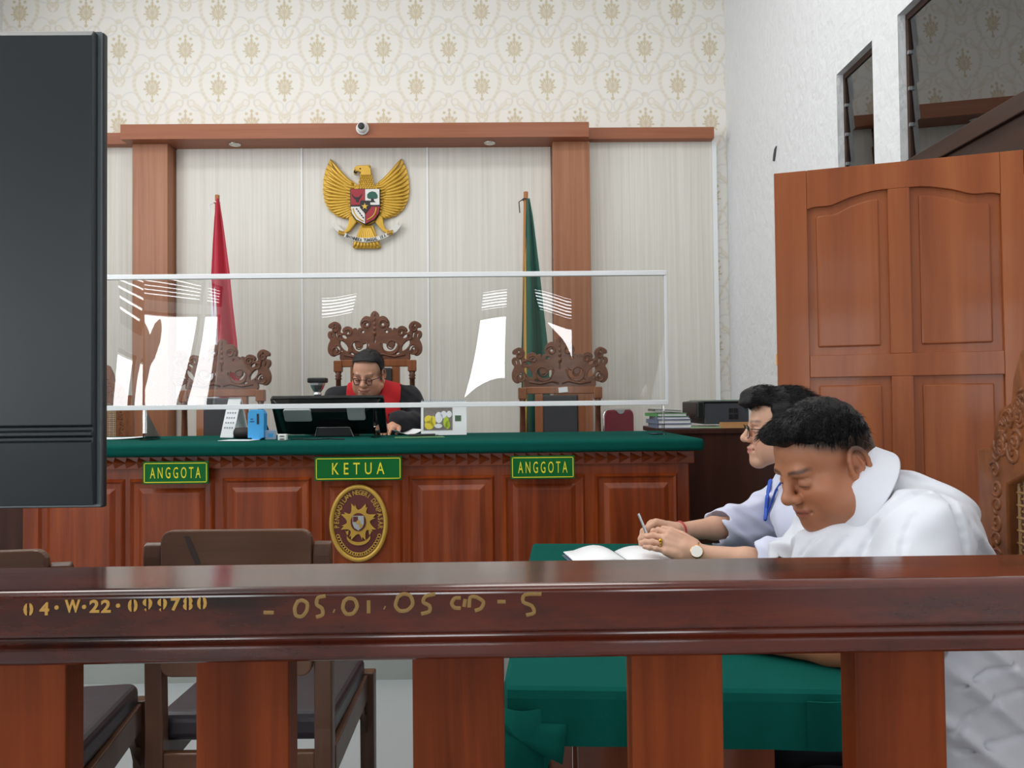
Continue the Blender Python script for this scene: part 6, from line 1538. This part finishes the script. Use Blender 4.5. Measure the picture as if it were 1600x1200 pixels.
def clip_j(X, Y, Z):
    x, y, z = X-Hj.o[0], Y-Hj.o[1], Z-Hj.o[2]
    f = (x*Hj.f[0]+y*Hj.f[1]+z*Hj.f[2])/Hj.k; l = (x*Hj.l[0]+y*Hj.l[1]+z*Hj.l[2])/Hj.k; u = (x*Hj.u[0]+y*Hj.u[1]+z*Hj.u[2])/Hj.k
    return np.maximum(np.minimum(f-0.020-0.35*(u-0.05), 0.112-5.0*l*l-u), np.maximum(-0.005-u, 0.034-u+(f < -0.035)*-1.0)+0*l)*0.9
S.clip(clip_j, 0.008)
hjm = S.mesh('hair', M_hair2); del S
hj = child('hair', hjm.copy(), jud); hair_strands(hjm, Hj, hj, 2600, 0.016, 0.0009, lambda L: np.stack([-0.5+0*L[:, 0], 0.4*L[:, 1]/0.07, 0.1+0*L[:, 2]], 1), lambda L: L[:, 2] > 0.0, m=M_hair2, seed=8, lift=0.2); glasses(Hj, jud, 0.031, 0.018, 0.112, 0.006, gr=0.0024)
def judge_robe(S, g=0.0):
    S.ell((jx+0.01, 4.50, jz-0.29), (0.20+g, 0.135+g, 0.17), None, 0.05); S.cone((jx+0.01, 4.51, jz-0.30), (jx+0.01, 4.60, 0.68), 0.165+g, 0.19+g, 0.06)
    for q, ax in ((-1, -0.205), (1, 0.22)): S.cone((jx+q*0.07, 4.475, jz-0.125), (jx+ax, 4.475, jz-0.175), 0.052+g, 0.062+g, 0.05)
S = Sdf((jx-0.46, 3.98, 0.62), (jx+0.50, 4.84, jz+0.05), 0.0045)
judge_robe(S)
S.chain([(jx-0.205, 4.47, jz-0.175), (jx-0.285, 4.42, jz-0.38), (jx-0.125, 4.345, 1.100)], [0.068, 0.080, 0.066], 0.04)
S.chain([(jx+0.22, 4.47, jz-0.175), (jx+0.315, 4.42, jz-0.36), (jx+0.185, 4.30, 1.100)], [0.068, 0.082, 0.066], 0.04)
S.cone(Hj.P(0.0, 0, -0.06), (jx+0.01, 4.46, jz-0.13), 0.062, 0.060, 0.010, True)
S.warp(wrinkle(12, 0.010, [(0.7, 0.2, 0.9, 36, 1.0), (-0.3, 0.6, 0.8, 28, 0.8), (0.9, -0.5, 0.1, 30, 0.8)]))
robe = child('robe', S.mesh('robe', M_robe), jud); del S
S = Sdf((jx-0.30, 4.20, jz-0.48), (jx+0.32, 4.62, jz+0.0), 0.0042)
judge_robe(S, 0.012)
S.cone(Hj.P(0.0, 0, -0.06), (jx+0.01, 4.46, jz-0.13), 0.064, 0.062, 0.010, True)
S.clip(lambda X, Y, Z: np.maximum(np.maximum(np.abs(X-jx-0.02)-0.155, 0.030-np.abs(X-jx-0.01)-np.maximum(0, (Z-(jz-0.2)))*0.5), Y-4.52), 0.003)
child('red_facing', S.mesh('red_facing', M_bib), jud); del S
mb = MB(); c0 = Vector((jx-0.005, 4.380, jz-0.120))
mb.grid(lambda i, j: c0+Vector((-0.045+0.09*i/8, -0.028*math.cos((i/8-0.5)*2.6)-0.010*(j/4), -0.075*j/4*(1.0))), 8, 4); mb.build('white_bands', M_paperw, jud, smooth=True, thick=0.004)
visitor_chair('low brown chair hidden behind the bent man, under the person in glasses', 1.30, 2.15, math.radians(90), 0.78)
